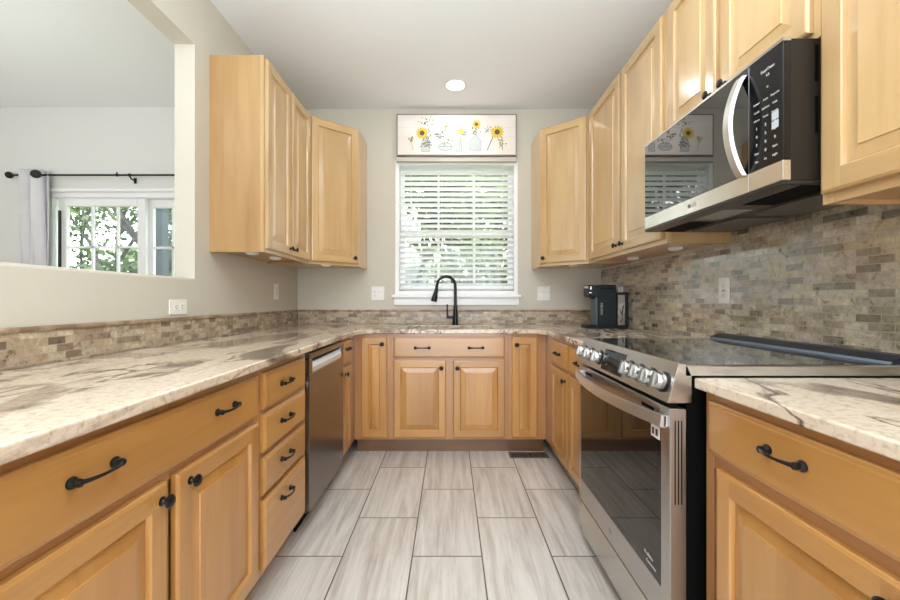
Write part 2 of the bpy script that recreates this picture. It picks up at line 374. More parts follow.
b = B()
b.box(-4.6, -1.25, -2.7, -2.6, 0, 2.79); b.box(1.25, 1.42, -2.7, -2.6, 0, 2.79); b.box(-1.25, 1.25, -2.7, -2.6, 2.45, 2.79)
struct(b, 'wall_rear', WALL)

# kitchen window: double hung vinyl, sill, panes
def frame_rect(b, x0, x1, z0, z1, y0, y1, t, mat=0, bev=.003):
    b.box(x0, x0 + t, y0, y1, z0, z1, bev, mat); b.box(x1 - t, x1, y0, y1, z0, z1, bev, mat)
    b.box(x0 + t, x1 - t, y0, y1, z0, z0 + t, bev, mat); b.box(x0 + t, x1 - t, y0, y1, z1 - t, z1, bev, mat)
w = empty('window_1', (0, 0, 0)); w['kind'] = 'structure'; w['label'] = 'white double hung kitchen window behind the blinds'
b = B(); frame_rect(b, X0, X1, Z0, Z1, 3.455, 3.56, .035); b.obj('window_frame', TRIMW, w)
MID = 1.725
b = B(); frame_rect(b, X0 + .035, X1 - .035, MID - .02, Z1 - .035, 3.535, 3.555, .04)
for k in (1, 2): xx = X0 + .06 + (X1 - X0 - .12) * k / 3; b.box(xx - .009, xx + .009, 3.54, 3.552, MID, Z1 - .05)
b.obj('upper_sash', TRIMW, w)
b = B(); frame_rect(b, X0 + .035, X1 - .035, Z0 + .035, MID + .022, 3.512, 3.532, .046)
for k in (1, 2): xx = X0 + .06 + (X1 - X0 - .12) * k / 3; b.box(xx - .009, xx + .009, 3.516, 3.528, Z0 + .05, MID)
b.obj('lower_sash', TRIMW, w)
b = B(); b.box(X0 + .04, X1 - .04, 3.544, 3.547, MID, Z1 - .04); b.box(X0 + .04, X1 - .04, 3.52, 3.523, Z0 + .04, MID); b.obj('window_pane', PANE, w)
b = B(); b.box(-.505, .615, 3.405, 3.46, 1.140, 1.166, .006, seg=2); b.box(-.49, .60, 3.432, 3.45, 1.075, 1.140, .004); b.obj('window_sill', TRIMW, w)

# dining patio door
d = empty('door_1', (0, 0, 0)); d['kind'] = 'structure'; d['label'] = 'white sliding glass patio door with grids in the dining area'
b = B(); frame_rect(b, DX0 + .0, DX1, 0, DZ, 3.42, 3.55, .05); b.obj('door_frame', TRIMW, d)
b = B(); b.box(DX0 - .055, DX0 + .01, 3.395, 3.412, 0, DZ + .025, .004); b.box(DX1 - .01, DX1 + .055, 3.395, 3.412, 0, DZ + .025, .004); b.box(DX0 - .055, DX1 + .055, 3.395, 3.412, DZ - .005, DZ + .025, .004); b.obj('door_casing', TRIMW, d)
def slider(x0, x1, y, name, vx):
    b = B(); frame_rect(b, x0, x1, .05, DZ - .05, y, y + .035, .07)
    for xx in vx: b.box(xx - .009, xx + .009, y + .008, y + .027, .1, DZ - .1)
    for k in range(1, 5):
        zz = 1.94 - k * .355
        b.box(x0 + .05, x1 - .05, y + .008, y + .027, zz - .009, zz + .009)
    o = b.obj(name, TRIMW, d)
    b = B(); b.box(x0 + .06, x1 - .06, y + .016, y + .019, .1, DZ - .1); b.obj('door_pane', PANE, o)
slider(-3.42, -2.66, 3.44, 'sliding_panel', [-3.13, -2.91])
slider(-2.70, -1.67, 3.49, 'fixed_panel', [-2.46, -2.2, -1.95])
b = B(); b.box(-3.40, -3.392, 3.415, 3.445, .75, 1.90, .002); b.obj('door_handle', PLBLK, d)

# baseboards out of view are left out; splash trims follow
# ---------------------------------------------------------------- granite worktops
def slab(cells, name, label, z0=.880, z1=.910, tris=()):
    b = B(); bm = b.bm; vd = {}
    def V(x, y):
        k = (round(x, 4), round(y, 4))
        if k not in vd: vd[k] = bm.verts.new((x, y, z1))
        return vd[k]
    fs = []
    for x0, x1, y0, y1 in cells: fs.append(bm.faces.new((V(x0, y0), V(x1, y0), V(x1, y1), V(x0, y1))))
    for t in tris: fs.append(bm.faces.new([V(*p) for p in t]))
    bmesh.ops.recalc_face_normals(bm, faces=fs)
    for f in fs:
        if f.normal.z < 0: f.normal_flip()
    top = list(fs)
    r = bmesh.ops.extrude_face_region(bm, geom=fs)
    nv = [g for g in r['geom'] if isinstance(g, bmesh.types.BMVert)]
    nf = set(g for g in r['geom'] if isinstance(g, bmesh.types.BMFace))
    for v in nv: v.co.z = z0
    bmesh.ops.recalc_face_normals(bm, faces=bm.faces[:])
    bm.normal_update()
    es = [e for e in bm.edges if len(e.link_faces) == 2 and abs(e.calc_face_angle(0)) > R(60) and abs(e.verts[0].co.z - e.verts[1].co.z) < .001]
    bmesh.ops.bevel(bm, geom=es, offset=.005, segments=3, affect='EDGES', profile=.5)
    for f in bm.faces: f.smooth = abs(f.normal.z) < .98 and abs(f.normal.z) > .02
    o = b.obj(name, GRAN, None, sharp=50); tag(o, label, 'countertop'); return o
SX0, SX1, SY0, SY1 = -.33, .33, 2.905, 3.275
xs = [WL, -.651, -.60, SX0, SX1, .617, .666, 1.318]
Yc = 2.81
cells = [(WL, -.651, .42, 2.68), (WL, -.651, 2.68, Yc), (WL, -.651, Yc, SY0), (WL, -.651, SY0, SY1), (WL, -.651, SY1, WB)]
cols = [(-.651, -.60), (-.60, SX0), (SX0, SX1), (SX1, .617), (.617, .666), (.666, 1.318)]
for (a, c) in cols:
    for (p, q) in ((Yc, SY0), (SY0, SY1), (SY1, WB)):
        if (a, p) == (SX0, SY0): continue
        cells.append((a, c, p, q))
cells += [(.666, 1.318, 2.69, Yc), (.666, 1.318, 1.846, 2.69)]
slab(cells, 'granite_countertop', 'continuous cream granite worktop running under the window and along the left wall', tris=[((-.651, 2.68), (-.60, Yc), (-.651, Yc)), ((.666, 2.69), (.666, Yc), (.617, Yc))])
slab([(.666, 1.318, .03, 1.072)], 'granite_countertop', 'short cream granite worktop with dark veins in the near right corner')

# splashes
def splash(name, tx, label, cap):
    t = empty(name, (0, 0, 0), 0, label, 'backsplash')
    b = B(); b.box(*tx[0]); b.obj('mosaic_tiles', tx[1], t)
    if cap: b = B(); b.box(*cap, bev=.006, seg=3); b.obj('cap_trim', noisy('travertine_cap', (.20, .13, .08), (.42, .31, .21), 14, .35), t)
    return t
splash('mosaic_backsplash', ((WL, WL + .008, .42, WB - .001, .911, 1.019), MOS_L), 'low brown stone mosaic strip along the left wall below the pass-through', (WL, WL + .016, .42, WB - .001, 1.019, 1.037))
splash('mosaic_backsplash', ((WL + .017, 1.317, WB - .008, WB, .911, 1.019), MOS_X), 'low brown stone mosaic strip along the back wall below the window', (WL + .017, 1.317, WB - .016, WB, 1.019, 1.037))
t = empty('mosaic_backsplash', (0, 0, 0), 0, 'tall grey brown brick mosaic covering the right wall behind the range', 'backsplash')
b = B(); b.box(1.318, WR, .03, 1.0745, .911, 1.3805); b.box(1.318, WR, 1.0745, 1.8455, .90, 1.445); b.box(1.318, WR, 1.8455, WB - .0165, .911, 1.3805); b.obj('mosaic_tiles', MOS_Y, t)

# ---------------------------------------------------------------- cabinet hardware and fronts
def knob(parent, x, z, y=-.019):
    b = B(); b.lathe([(.0105, 0), (.0105, .0025), (.0065, .004), (.0045, .007), (.0045, .012), (.0115, .015), (.0155, .018), (.0155, .021), (.0115, .025), (.005, .0265)], (x, y, z), (0, -1, 0), 20)
    b.obj('knob', BLACK, parent)
def pull(parent, x, z, y=-.019, half=.042):
    b = B()
    for s in (-1, 1):
        b.lathe([(.0105, 0), (.0115, .0025), (.011, .005), (.0075, .0075), (.0065, .012), (.008, .016), (.0072, .020), (.003, .0225)], (x + s * half, y, z), (0, -1, 0), 16)
    pts = []; rr = []
    for i in range(17):
        t = -1 + 2 * i / 16
        pts.append((x + t * half, y - .016 - .012 * (1 - t * t), z)); rr.append(.0032 + .0020 * abs(t) ** 2 + (.0010 if abs(t) > .93 else 0))
    b.tube(pts, rr, 10); b.obj('pull_handle', BLACK, parent)
def door_front(parent, x0, x1, z0, z1, kx=None, kz=None, st=.051, name='door', label=None, mats=None):
    b = B(); T = -.019
    def ringpts(i, y, rev=False): return [(x0 + i, y, z0 + i), (x1 - i, y, z0 + i), (x1 - i, y, z1 - i), (x0 + i, y, z1 - i)]
    def band(i0, y0, i1, y1):
        a = ringpts(i0, y0); c = ringpts(i1, y1)
        for k in range(4):
            b.poly([a[k], a[(k + 1) % 4], c[(k + 1) % 4], c[k]], 1 if k % 2 == 0 else 0)
    band(0, -.0005, 0, T + .006); band(0, T + .006, .002, T + .003); band(.002, T + .003, .008, T)
    i = .008; s = st
    b.poly([(x0 + i, T, z0 + i), (x0 + s, T, z0 + i), (x0 + s, T, z1 - i), (x0 + i, T, z1 - i)], 0)
    b.poly([(x1 - s, T, z0 + i), (x1 - i, T, z0 + i), (x1 - i, T, z1 - i), (x1 - s, T, z1 - i)], 0)
    b.poly([(x0 + s, T, z0 + i), (x1 - s, T, z0 + i), (x1 - s, T, z0 + s), (x0 + s, T, z0 + s)], 1)
    b.poly([(x0 + s, T, z1 - s), (x1 - s, T, z1 - s), (x1 - s, T, z1 - i), (x0 + s, T, z1 - i)], 1)
    band(s, T, s + .003, T + .003); band(s + .003, T + .003, s + .006, T + .0115)
    b.poly(list(reversed(ringpts(0, -.0005))), 0)
    o = b.obj(name, mats or [WV, WH], parent, label)
    # raised panel
    b = B(); j = s + .0055
    wdt = min(.034, (x1 - x0 - 2 * j) * .28)
    def pband(i0, y0, i1, y1):
        a = ringpts(i0, y0); c = ringpts(i1, y1)
        for k in range(4): b.poly([a[k], a[(k + 1) % 4], c[(k + 1) % 4], c[k]])
    pband(j, T + .0115, j + wdt, T + .0055); pband(j + wdt, T + .0055, j + wdt + .0015, T + .002)
    b.poly(ringpts(j + wdt + .0015, T + .002)); b.poly(list(reversed(ringpts(j, T + .0125))))
    b.obj('raised_panel', (mats or [WV])[0], o)
    if kx is not None: knob(o, kx, kz)
    return o
def drawer_front(parent, x0, x1, z0, z1, pulls, name='drawer', half=.042, pz=None):
    b = B(); T = -.019
    def ring(i, y): return [(x0 + i, y, z0 + i), (x1 - i, y, z0 + i), (x1 - i, y, z1 - i), (x0 + i, y, z1 - i)]
    rs = [(0, -.0005), (0, T + .006), (.003, T + .0035), (.009, T + .0025), (.011, T)]
    for (i0, y0), (i1, y1) in zip(rs, rs[1:]):
        a = ring(i0, y0); c = ring(i1, y1)
        for k in range(4): b.poly([a[k], a[(k + 1) % 4], c[(k + 1) % 4], c[k]])
    b.poly(ring(.011, T)); b.poly(list(reversed(ring(0, -.0005))))
    o = b.obj(name, WH, parent)
    for p in pulls: pull(o, p, pz if pz else (z0 + z1) / 2, half=half)
    return o
def face_frame(parent, w, z0, z1, stiles, rails, ft=.019, mats=None):
    b = B()
    for a, c in stiles: b.box(a, c, 0, ft, z0, z1, .0008, 0)
    for (a, c, p, q) in rails: b.box(a, c, .0005, ft, p, q, 0, 1)
    b.obj('face_frame', mats or [WV, WH], parent)
def base_cab(label, loc, rz, w, depth, stiles, rails, fronts, group=None, toe=True, ztop=.879, toe_depth=.075):
    t = empty('base_cabinet', loc, rz, label, 'cabinet', group)
    face_frame(t, w, .112, ztop, stiles, rails, mats=[WF, WFH])
    b = B()
    b.box(0, .016, .019, depth, .112, ztop, 0, 0); b.box(w - .016, w, .019, depth, .112, ztop, 0, 0)
    b.box(.016, w - .016, .019, depth, .112, .128, 0, 0); b.box(.016, w - .016, depth - .006, depth, .128, ztop, 0, 0)
    b.box(.016, w - .016, .019, .030, .128, ztop - .002, 0, 0)
    b.obj('carcass', [WD], t)
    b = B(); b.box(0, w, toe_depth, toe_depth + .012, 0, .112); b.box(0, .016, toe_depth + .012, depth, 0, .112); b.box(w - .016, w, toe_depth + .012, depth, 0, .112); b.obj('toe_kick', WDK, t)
    for f in fronts:
        if f[0] == 'door': door_front(t, *f[1:5], f[5], f[6], **(f[7] if len(f) > 7 else {}))
        else: drawer_front(t, *f[1:5], f[5], **(f[6] if len(f) > 6 else {}))
    return t
BT, BM, BD, BB = .855, .712, .690, .130
LF, RF, BF = -.690, .695, 2.850     # face-frame planes
DL = .640
# left run (local x = world Y - y0)
y0 = .49
base_cab('wide maple base cabinet nearest on the left, one long drawer over two doors', (LF, y0, 0), R(90), .915, DL,
    [(0, .03), (.885, .915), (.44, .476)], [(.03, .885, .112, .15), (.03, .885, .68, .722), (.03, .885, .845, .879)],
    [('drawer', .015, .896, BM, BT, [.252, .69], dict(half=.045, pz=.797)), ('door', .030, .449, .14, BD, .428, .652), ('door', .482, .896, .14, BD, .528, .655)])
y0 = 1.406
base_cab('maple base cabinet with a stack of four drawers beside the dishwasher', (LF, y0, 0), R(90), .468, DL,
    [(0, .035), (.433, .468)], [(.035, .433, .112, .15)] + [(.035, .433, z - .012, z + .012) for z in (.4, .555, .71)] + [(.035, .433, .845, .879)],
    [('drawer', .022, .43, .723, BT, [.205]), ('drawer', .022, .43, .568, .703, [.205], dict(pz=.642)), ('drawer', .022, .43, .413, .548, [.205], dict(pz=.488)), ('drawer', .022, .43, .14, .393, [.205], dict(pz=.334))])
y0 = 2.488
base_cab('narrow maple base cabinet between the dishwasher and the left corner', (LF, y0, 0), R(90), .360, DL,
    [(0, .02), (.20, .36)], [(.02, .2, .112, .15), (.02, .2, .68, .722), (.02, .2, .845, .879)],
    [('drawer', .010, .197, BM, BT, [.095], dict(half=.032, pz=.80)), ('door', .010, .197, BB, BD, .035, .645, dict(st=.045))])
# back run (local x = world X - x0)
x0 = -.69
base_cab('narrow full height door base cabinet left of the sink cabinet', (x0, BF, 0), 0, .255, .598,
    [(0, .052), (.232, .255)], [(.052, .232, .112, .15), (.052, .232, .845, .879)],
    [('door', .049, .236, BB, BT, .203, .805, dict(st=.052))])
x0 = -.434
base_cab('wide maple sink base cabinet under the window with long false drawer', (x0, BF, 0), 0, .859, .598,
    [(0, .032), (.392, .468), (.822, .859)], [(.032, .822, .112, .15), (.032, .822, .68, .722), (.032, .822, .845, .879)],
    [('drawer', .027, .830, .706, BT, [.234, .621], dict(half=.050, pz=.777)), ('door', .027, .4045, BB, .688, .371, .633), ('door', .456, .830, BB, .688, .487, .633)])
x0 = .426
base_cab('narrow full height door base cabinet right of the sink cabinet', (x0, BF, 0), 0, .268, .598,
    [(0, .023), (.20, .268)], [(.023, .20, .112, .15), (.023, .20, .845, .879)],
    [('door', .019, .203, BB, BT, .052, .80, dict(st=.05))])
# right run, local x = y1 - world Y
y1 = 2.849
base_cab('maple base cabinet with two drawers and two doors beyond the range', (RF, y1, 0), R(-90), 1.003, .622,
    [(0, .20), (.56, .60), (.975, 1.003)], [(.2, .975, .112, .15), (.2, .975, .68, .722), (.2, .975, .845, .879)],
    [('drawer', .199, .563, BM, BT, [.375]), ('drawer', .596, .980, BM, BT, [.79]), ('door', .199, .563, BB, BD, .533, .642), ('door', .596, .980, BB, BD, .950, .642)])
y1 = 1.068
base_cab('wide maple base cabinet in the near right corner, long drawer over doors', (RF, y1, 0), R(-90), 1.03, .622,
    [(0, .03), (1.0, 1.03), (.495, .535)], [(.03, 1.0, .112, .15), (.03, 1.0, .68, .722), (.03, 1.0, .845, .879)],
    [('drawer', .028, 1.0, .722, .857, [.272, .75], dict(pz=.803)), ('door', .062, .500, BB, .693, .470, .653), ('door', .530, .968, BB, .693, .56, .645)])

# ---------------------------------------------------------------- wall cabinets
UB, UT = 1.388, 2.481
def wall_cab(label, loc, rz, w, depth, h, doors, stiles=None, group=None, lip=.012, midst=()):
    t = empty('wall_cabinet', loc, rz, label, 'cabinet', group)
    st = [(0, .03), (w - .03, w)] + list(midst)
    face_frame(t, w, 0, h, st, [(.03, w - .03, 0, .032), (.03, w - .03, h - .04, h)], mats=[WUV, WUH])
    b = B()
    b.box(0, .015, .019, depth, 0, h, 0, 0); b.box(w - .015, w, .019, depth, 0, h, 0, 0)
    b.box(.015, w - .015, .019, depth, lip, lip + .012, 0, 1); b.box(.015, w - .015, .019, depth, h - .02, h - .002, 0, 1)
    b.box(.015, w - .015, depth - .008, depth, lip + .012, h - .02, 0, 0)
    b.box(.015, w - .015, .019, .028, lip + .012, h - .02, 0, 0)
    b.obj('carcass', [WSV, WH], t)
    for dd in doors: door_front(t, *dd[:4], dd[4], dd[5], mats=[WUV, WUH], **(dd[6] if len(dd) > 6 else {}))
    return t
HU = UT - UB
# left, doors face +X
wall_cab('two door wall cabinet on the left wall with its broad side panel showing', (-1.035, 2.187, UB), R(90), .705, .299, HU,
    [(.016, .343, .022, HU - .012, .318, .060), (.366, .690, .022, HU - .012, .390, .060)], midst=[(.335, .372)])
# right B
wall_cab('two door wall cabinet on the right wall beyond the microwave', (1.018, 2.892, UB), R(-90), 1.045, .2995, HU,
    [(.055, .555, .022, HU - .012, .520, .060), (.585, 1.022, .022, HU - .012, .610, .060)], midst=[(.54, .6)])
# over microwave
wall_cab('short two door wall cabinet directly above the microwave', (1.018, 1.8455, 1.846), R(-90), .768, .2995, UT - 1.846,
    [(.030, .357, .022, .623, .330, .062), (.385, .744, .022, .623, .412, .062)], midst=[(.35, .39)])
# near right
wall_cab('tall single door wall cabinet at the right edge beside the microwave', (1.018, 1.0765, UB - .008), R(-90), .62, .2995, HU + .008,
    [(.010, .60, .026, HU, .57, .08, dict(st=.058))])
def corner_cab(label, p0, p1, wallx, wy, door, knobside):
    # p0 -> p1 : face line left to right as seen from the room
    p0 = Vector(p0); p1 = Vector(p1); dv = p1 - p0; w = dv.length; rz = math.atan2(dv.y, dv.x)
    t = empty('corner_wall_cabinet', (p0.x, p0.y, UB), rz, label, 'cabinet')
    inv = Matrix.Rotation(-rz, 2)
    def loc(p): q = inv @ (Vector(p) - p0); return (q.x, q.y)
    pts = [p0, p1]
    if wallx < 0: pts += [Vector((p1.x, wy)), Vector((wallx, wy)), Vector((wallx, p0.y))]
    else: pts += [Vector((wallx, p1.y)), Vector((wallx, wy)), Vector((p0.x, wy))]
    L_ = [loc(p) for p in pts]
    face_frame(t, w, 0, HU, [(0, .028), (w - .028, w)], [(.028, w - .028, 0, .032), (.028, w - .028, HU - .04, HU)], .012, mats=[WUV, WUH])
    L2 = list(L_); L2[0] = (L_[0][0] + .012, .0121); L2[1] = (L_[1][0] - .012, .0121)
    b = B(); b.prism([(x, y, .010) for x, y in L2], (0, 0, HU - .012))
    # side aprons
    b.obj('carcass', [WUV], t)
    b = B()
    n = len(L_)
    for k in (1, n - 1):
        a = Vector(L_[k]); c = Vector(L_[(k + 1) % n]); d_ = (c - a).normalized(); nn = Vector((-d_.y, d_.x))
        if nn.dot(Vector((w / 2, .2)) - a) < 0: nn = -nn
        q = [a, c, c + nn * .014, a + nn * .014]
        b.prism([(v.x, v.y, 0) for v in q], (0, 0, HU))
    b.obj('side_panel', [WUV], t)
    kx = (w - .045) if knobside == 'r' else .045
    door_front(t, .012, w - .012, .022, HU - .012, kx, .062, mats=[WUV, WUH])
    return t
corner_cab('diagonal corner wall cabinet left of the window', (-1.034, 2.8935), (-.728, 3.145), WL, WB, None, 'r')
corner_cab('diagonal corner wall cabinet right of the window', (.714, 3.145), (1.017, 2.8935), 1.318, WB - .001, None, 'l')

# puck lights
pk = empty('puck_light', (-1.14, 2.27, UB + .0115), 0, 'white puck light under the left two door wall cabinet, nearest', 'light', 'puck lights under the wall cabinets')
b = B(); b.lathe([(.034, 0), (.036, -.006), (.033, -.014), (.026, -.016), (.001, -.016)], (0, 0, 0), (0, 0, 1), 24); b.obj('housing', WHITE, pk)
b = B(); b.lathe([(.022, -.0162), (.022, -.018), (.001, -.0185)], (0, 0, 0), (0, 0, 1), 24); b.obj('lens', plain('frosted_lens', (.75, .74, .7), .4), pk)
for (x, y, dz, lb) in ((-1.13, 2.55, 0, 'white puck light under the left two door wall cabinet, farther from the camera'), (-.95, 3.02, -.0015, 'white puck light under the corner cabinet left of the window'),
        (.97, 3.10, -.0015, 'white puck light under the corner cabinet right of the window'), (1.19, 2.56, 0, 'white puck light under the right wall cabinet, nearer the coffee maker'), (1.19, 2.08, 0, 'white puck light under the right wall cabinet beside the microwave')):
    c = copy_tree(pk); c.location = (x, y, UB + .0115 + dz); c['label'] = lb

# ---------------------------------------------------------------- dishwasher
t = empty('dishwasher', (-.672, 1.882, 0), R(90), 'stainless steel dishwasher with pocket handle in the left cabinet run', 'dishwasher')
DWW = .600
b = B(); b.box(.004, DWW - .004, .03, .60, .10, .872); b.obj('tub_body', VOID, t)
b = B()
b.box(0, DWW, 0, .028, .100, .765, .003); b.box(0, DWW, 0, .028, .835, .865, .003)
b.box(0, .045, 0, .028, .765, .835, .002); b.box(DWW - .045, DWW, 0, .028, .765, .835, .002)
dr = b.obj('door', plain('dishwasher_steel', (.24, .215, .20), .24, 1), t)
b = B(); b.box(.045, DWW - .045, .022, .028, .765, .835); b.obj('handle_recess', VOID, dr)
b = B(); b.prism([(.045, 0, .768), (.045, .0, .792), (.045, .021, .815), (.045, .021, .765)], (DWW - .09, 0, 0)); b.obj('pocket_handle', plain('bright_steel', (.80, .84, .88), .2, .6), dr)
b = B(); b.box(.02, DWW - .02, .075, .085, .0, .098); b.obj('toe_panel', VOID, t)
b = B(); b.lathe([(.011, 0), (.011, .0012)], (DWW - .055, -.0001, .155), (0, -1, 0), 20); b.obj('badge', plain('badge_grey', (.30, .28, .28), .35, .6), dr)

# ---------------------------------------------------------------- sink and faucet
t = empty('kitchen_sink', (0, 3.09, .878), 0, 'stainless undermount sink set in the worktop below the window', 'sink')
b = B()
a0, a1, c0, c1 = SX0 - .004, SX1 + .004, SY0 - 3.09 - .004, SY1 - 3.09 + .004
for q in ((a0 - .012, a0, c0 - .012, c1 + .012), (a1, a1 + .012, c0 - .012, c1 + .012), (a0, a1, c0 - .012, c0), (a0, a1, c1, c1 + .012)): b.box(q[0], q[1], q[2], q[3], -.2, 0)
b.box(a0, a1, c0, c1, -.2, -.196)
b.obj('basin', STEEL, t)
b = B(); b.lathe([(.04, -.196), (.04, -.194), (.03, -.1935), (.001, -.1945)], (0, 0, 0), (0, 0, 1), 24); b.obj('drain', CHROME, t)
DKF = plain('gunmetal_black', (.018, .018, .022), .2, .7)
t = empty('kitchen_faucet', (.046, 3.34, .910), 0, 'black gooseneck pull-down faucet standing behind the sink', 'faucet')
b = B(); b.lathe([(.029, 0), (.029, .006), (.024, .010), (.022, .05), (.0235, .075), (.021, .085), (.017, .14), (.017, .15), (.019, .152), (.019, .16), (.0135, .163), (.0125, .24)], (0, 0, 0), (0, 0, 1), 24)
pts = [(0, 0, .23), (0, 0, .30)]
for i in range(1, 15):
    a = math.pi * i / 15 * 1.02
    pts.append((-.078 + .078 * math.cos(a), -.03 * (i / 14), .325 + .085 * math.sin(a)))
pts.append((-.166, -.034, .27))
b.tube(pts, .0125, 14); b.obj('gooseneck', DKF, t)
b = B(); d0 = Vector((-.158, -.032, .305)); d1 = Vector((-.182, -.037, .198))
b.tube([d0, d0.lerp(d1, .3), d0.lerp(d1, .34), d0.lerp(d1, .85), d1], [.0155, .017, .0195, .026, .026], 18); b.obj('spray_head', DKF, t)
b = B(); b.tube([(0, 0, .062), (-.075, 0, .066)], .012, 12); b.tube([(-.066, 0, .066), (-.068, 0, .10), (-.070, 0, .165)], [.011, .007, .0055], 12); b.lathe([(.008, 0), (.009, .006), (.001, .013)], (-.070, 0, .163), (0, 0, 1), 12); b.obj('lever_handle', DKF, t)

# ---------------------------------------------------------------- range
RY = 1.8395
t = empty('kitchen_range', (.603, RY, 0), R(-90), 'stainless slide-in electric range with front knobs on the right', 'range')
RW = .7605
b = B(); b.box(.004, RW - .004, .047, .70, .055, .905); b.box(.03, RW - .03, .075, .68, 0, .055); b.obj('body', VOID, t)
b = B(); b.box(0, RW, .004, .046, .057, .196, .003); b.obj('storage_drawer', STEEL, t)
# oven door
b = B()
wx0, wx1, wz0, wz1 = .022, .712, .300, .752
b.box(0, wx0, 0, .045, .207, .822, .002); b.box(wx1, RW, 0, .045, .207, .822, .002)
b.box(wx0, wx1, 0, .045, .207, wz0, .001); b.box(wx0, wx1, 0, .045, wz1, .822, .001)
b.box(wx0, wx1, .01, .045, wz0, wz1)
for k in range(3): b.box(RW - .0005, RW + .0006, .012 + k * .009, .015 + k * .009, .56, .79, 0, 1)
dr = b.obj('oven_door', [RSTEEL, VOID], t)
b = B(); b.box(wx0, wx1, .002, .0098, wz0, wz1); wn = b.obj('oven_window', GLASSB, dr)
b = B()
for xx in (.09, .60): b.box(xx, xx + .075, -.0008, .004, .793, .803, 0, 0)
b.obj('vent_slot', VOID, dr)
# handle: bowed flat bar
b = B(); hp = []; n = 20
prev = None
def bar_ring(tt):
    x = .012 + tt * (RW - .024); bow = 4 * tt * (1 - tt)
    yo = -.022 - .046 * bow
    return [(x, yo, .770), (x, yo + .016, .766), (x, yo + .018, .800), (x, yo + .004, .802)]
rings = [[b.bm.verts.new(p) for p in bar_ring(i / n)] for i in range(n + 1)]
for i in range(n):
    for k in range(4):
        f = b.bm.faces.new((rings[i][k], rings[i][(k + 1) % 4], rings[i + 1][(k + 1) % 4], rings[i + 1][k])); f.smooth = True
b.bm.faces.new(rings[0]); b.bm.faces.new(rings[-1][::-1])
b.box(.012, .045, -.012, .001, .768, .800, .002); b.box(RW - .045, RW - .012, -.012, .001, .768, .800, .002)
bmesh.ops.recalc_face_normals(b.bm, faces=b.bm.faces[:])
b.obj('door_handle', plain('handle_steel', (.74, .75, .77), .38, 1), dr)
# sticker and prints on the glass
b = B(); b.box(.655, .705, .0012, .0018, .716, .752); b.obj('energy_sticker', WHITE, dr)
b = B()
for k in range(2): b.box(.662 + k * .020, .673 + k * .020, .0006, .0012, .724, .744)
b.obj('sticker_print', PLBLK, dr)
prm = plain('pale_print', (.55, .55, .55), .5)
text('ProBake', .015, prm, dr, (.640, .0012, .345), 'window_print'); text('Convection', .012, prm, dr, (.655, .0012, .325), 'window_print')
b = B(); b.lathe([(.010, 0), (.010, .0012)], (.36, 0, .255), (0, -1, 0), 20); b.obj('badge', plain('badge_grey', (.30, .28, .28), .35, .6), dr)
# control panel: sloped
A0 = (-.007, .8375); A1 = (.024, .948)     # (y, z) bottom / top of the slope
b = B(); b.prism([(0, A0[0], A0[1]), (0, A1[0], A1[1]), (0, .046, .9445), (0, .060, .912), (0, .060, .8375)], (RW, 0, 0), bev=.0015)
cp = b.obj('control_panel', STEEL, t)
sl = Vector((0, A1[0] - A0[0], A1[1] - A0[1])).normalized(); nr = Vector((0, -sl.z, sl.y))
def onp(x, s_, off=0): v = Vector((x, A0[0], A0[1])) + sl * s_ + nr * off; return v
b = B()
def plate(b, x0, x1, s0, s1, off, mat=0): 
    p = [onp(x0, s0, -.001), onp(x1, s0, -.001), onp(x1, s1, -.001), onp(x0, s1, -.001)]
    b.prism(p, nr * (off + .001), mat)
plate(b, .272, .455, .012, .094, .0012); b.obj('display_screen', GLASSB, cp)
b = B(); plate(b, .345, .395, .06, .085, .0017); b.obj('clock_window', plain('display_off', (.002, .003, .004), .02), cp)
kp = None
for x in (.052, .140, .235, .505, .575, .645, .715):
    c = onp(x, .052)
    b = B()
    b.lathe([(.030, 0), (.030, .003), (.0265, .005)], c, nr, 28, 1)
    b.lathe([(.0245, .004), (.0250, .012), (.0235, .026), (.0215, .029), (.001, .0295)], c, nr, 28, 0)
    # grip bar across the knob face
    u = sl
    q = [c + nr * .026 + u * s_ * .023 + Vector((1, 0, 0)) * r_ * .006 for s_, r_ in ((-1, -1), (-1, 1), (1, 1), (1, -1))]
    b.prism(q, nr * .010, 0, bev=.0015)
    b.obj('knob', [CHROME, BLACK], cp)
# cooktop
b = B(); b.box(.0, RW, .040, .702, .9105, .9415, .003)
b.obj('cooktop_frame', STEEL, t)
b = B(); b.box(.005, RW - .005, .040, .700, .937, .9432, .001); ck = b.obj('glass_cooktop', COOK, t)
b = B()
for (x, y, r) in ((.20, .19, .105), (.56, .19, .085), (.20, .47, .075), (.56, .47, .115), (.38, .36, .05)):
    nseg = 48
    for k in range(nseg):
        a0_, a1_ = 2 * math.pi * k / nseg, 2 * math.pi * (k + 1) / nseg
        b.poly([(x + math.cos(a0_) * r, y + math.sin(a0_) * r, .9436), (x + math.cos(a1_) * r, y + math.sin(a1_) * r, .9436), (x + math.cos(a1_) * (r - .003), y + math.sin(a1_) * (r - .003), .9436), (x + math.cos(a0_) * (r - .003), y + math.sin(a0_) * (r - .003), .9436)])
b.obj('burner_rings', plain('burner_print', (.07, .07, .07), .2), ck)
b = B(); b.prism([(.002, .605, .942), (.002, .612, .952), (.002, .650, .966), (.002, .690, .966), (.002, .690, .942)], (RW - .004, 0, 0), bev=.002)
b.obj('rear_vent_trim', plain('blue_black_enamel', (.010, .014, .028), .35, 0, .4), t)
b = B(); b.prism([(.002, .606, .9435), (.002, .6105, .9510), (.002, .6135, .9500), (.002, .6095, .9430)], (RW - .004, -.001, 0)); b.obj('vent_trim_highlight', plain('trim_highlight_blue', (.16, .20, .26), .35, .5), t)  # paler strip painted in for the highlight line along the trim

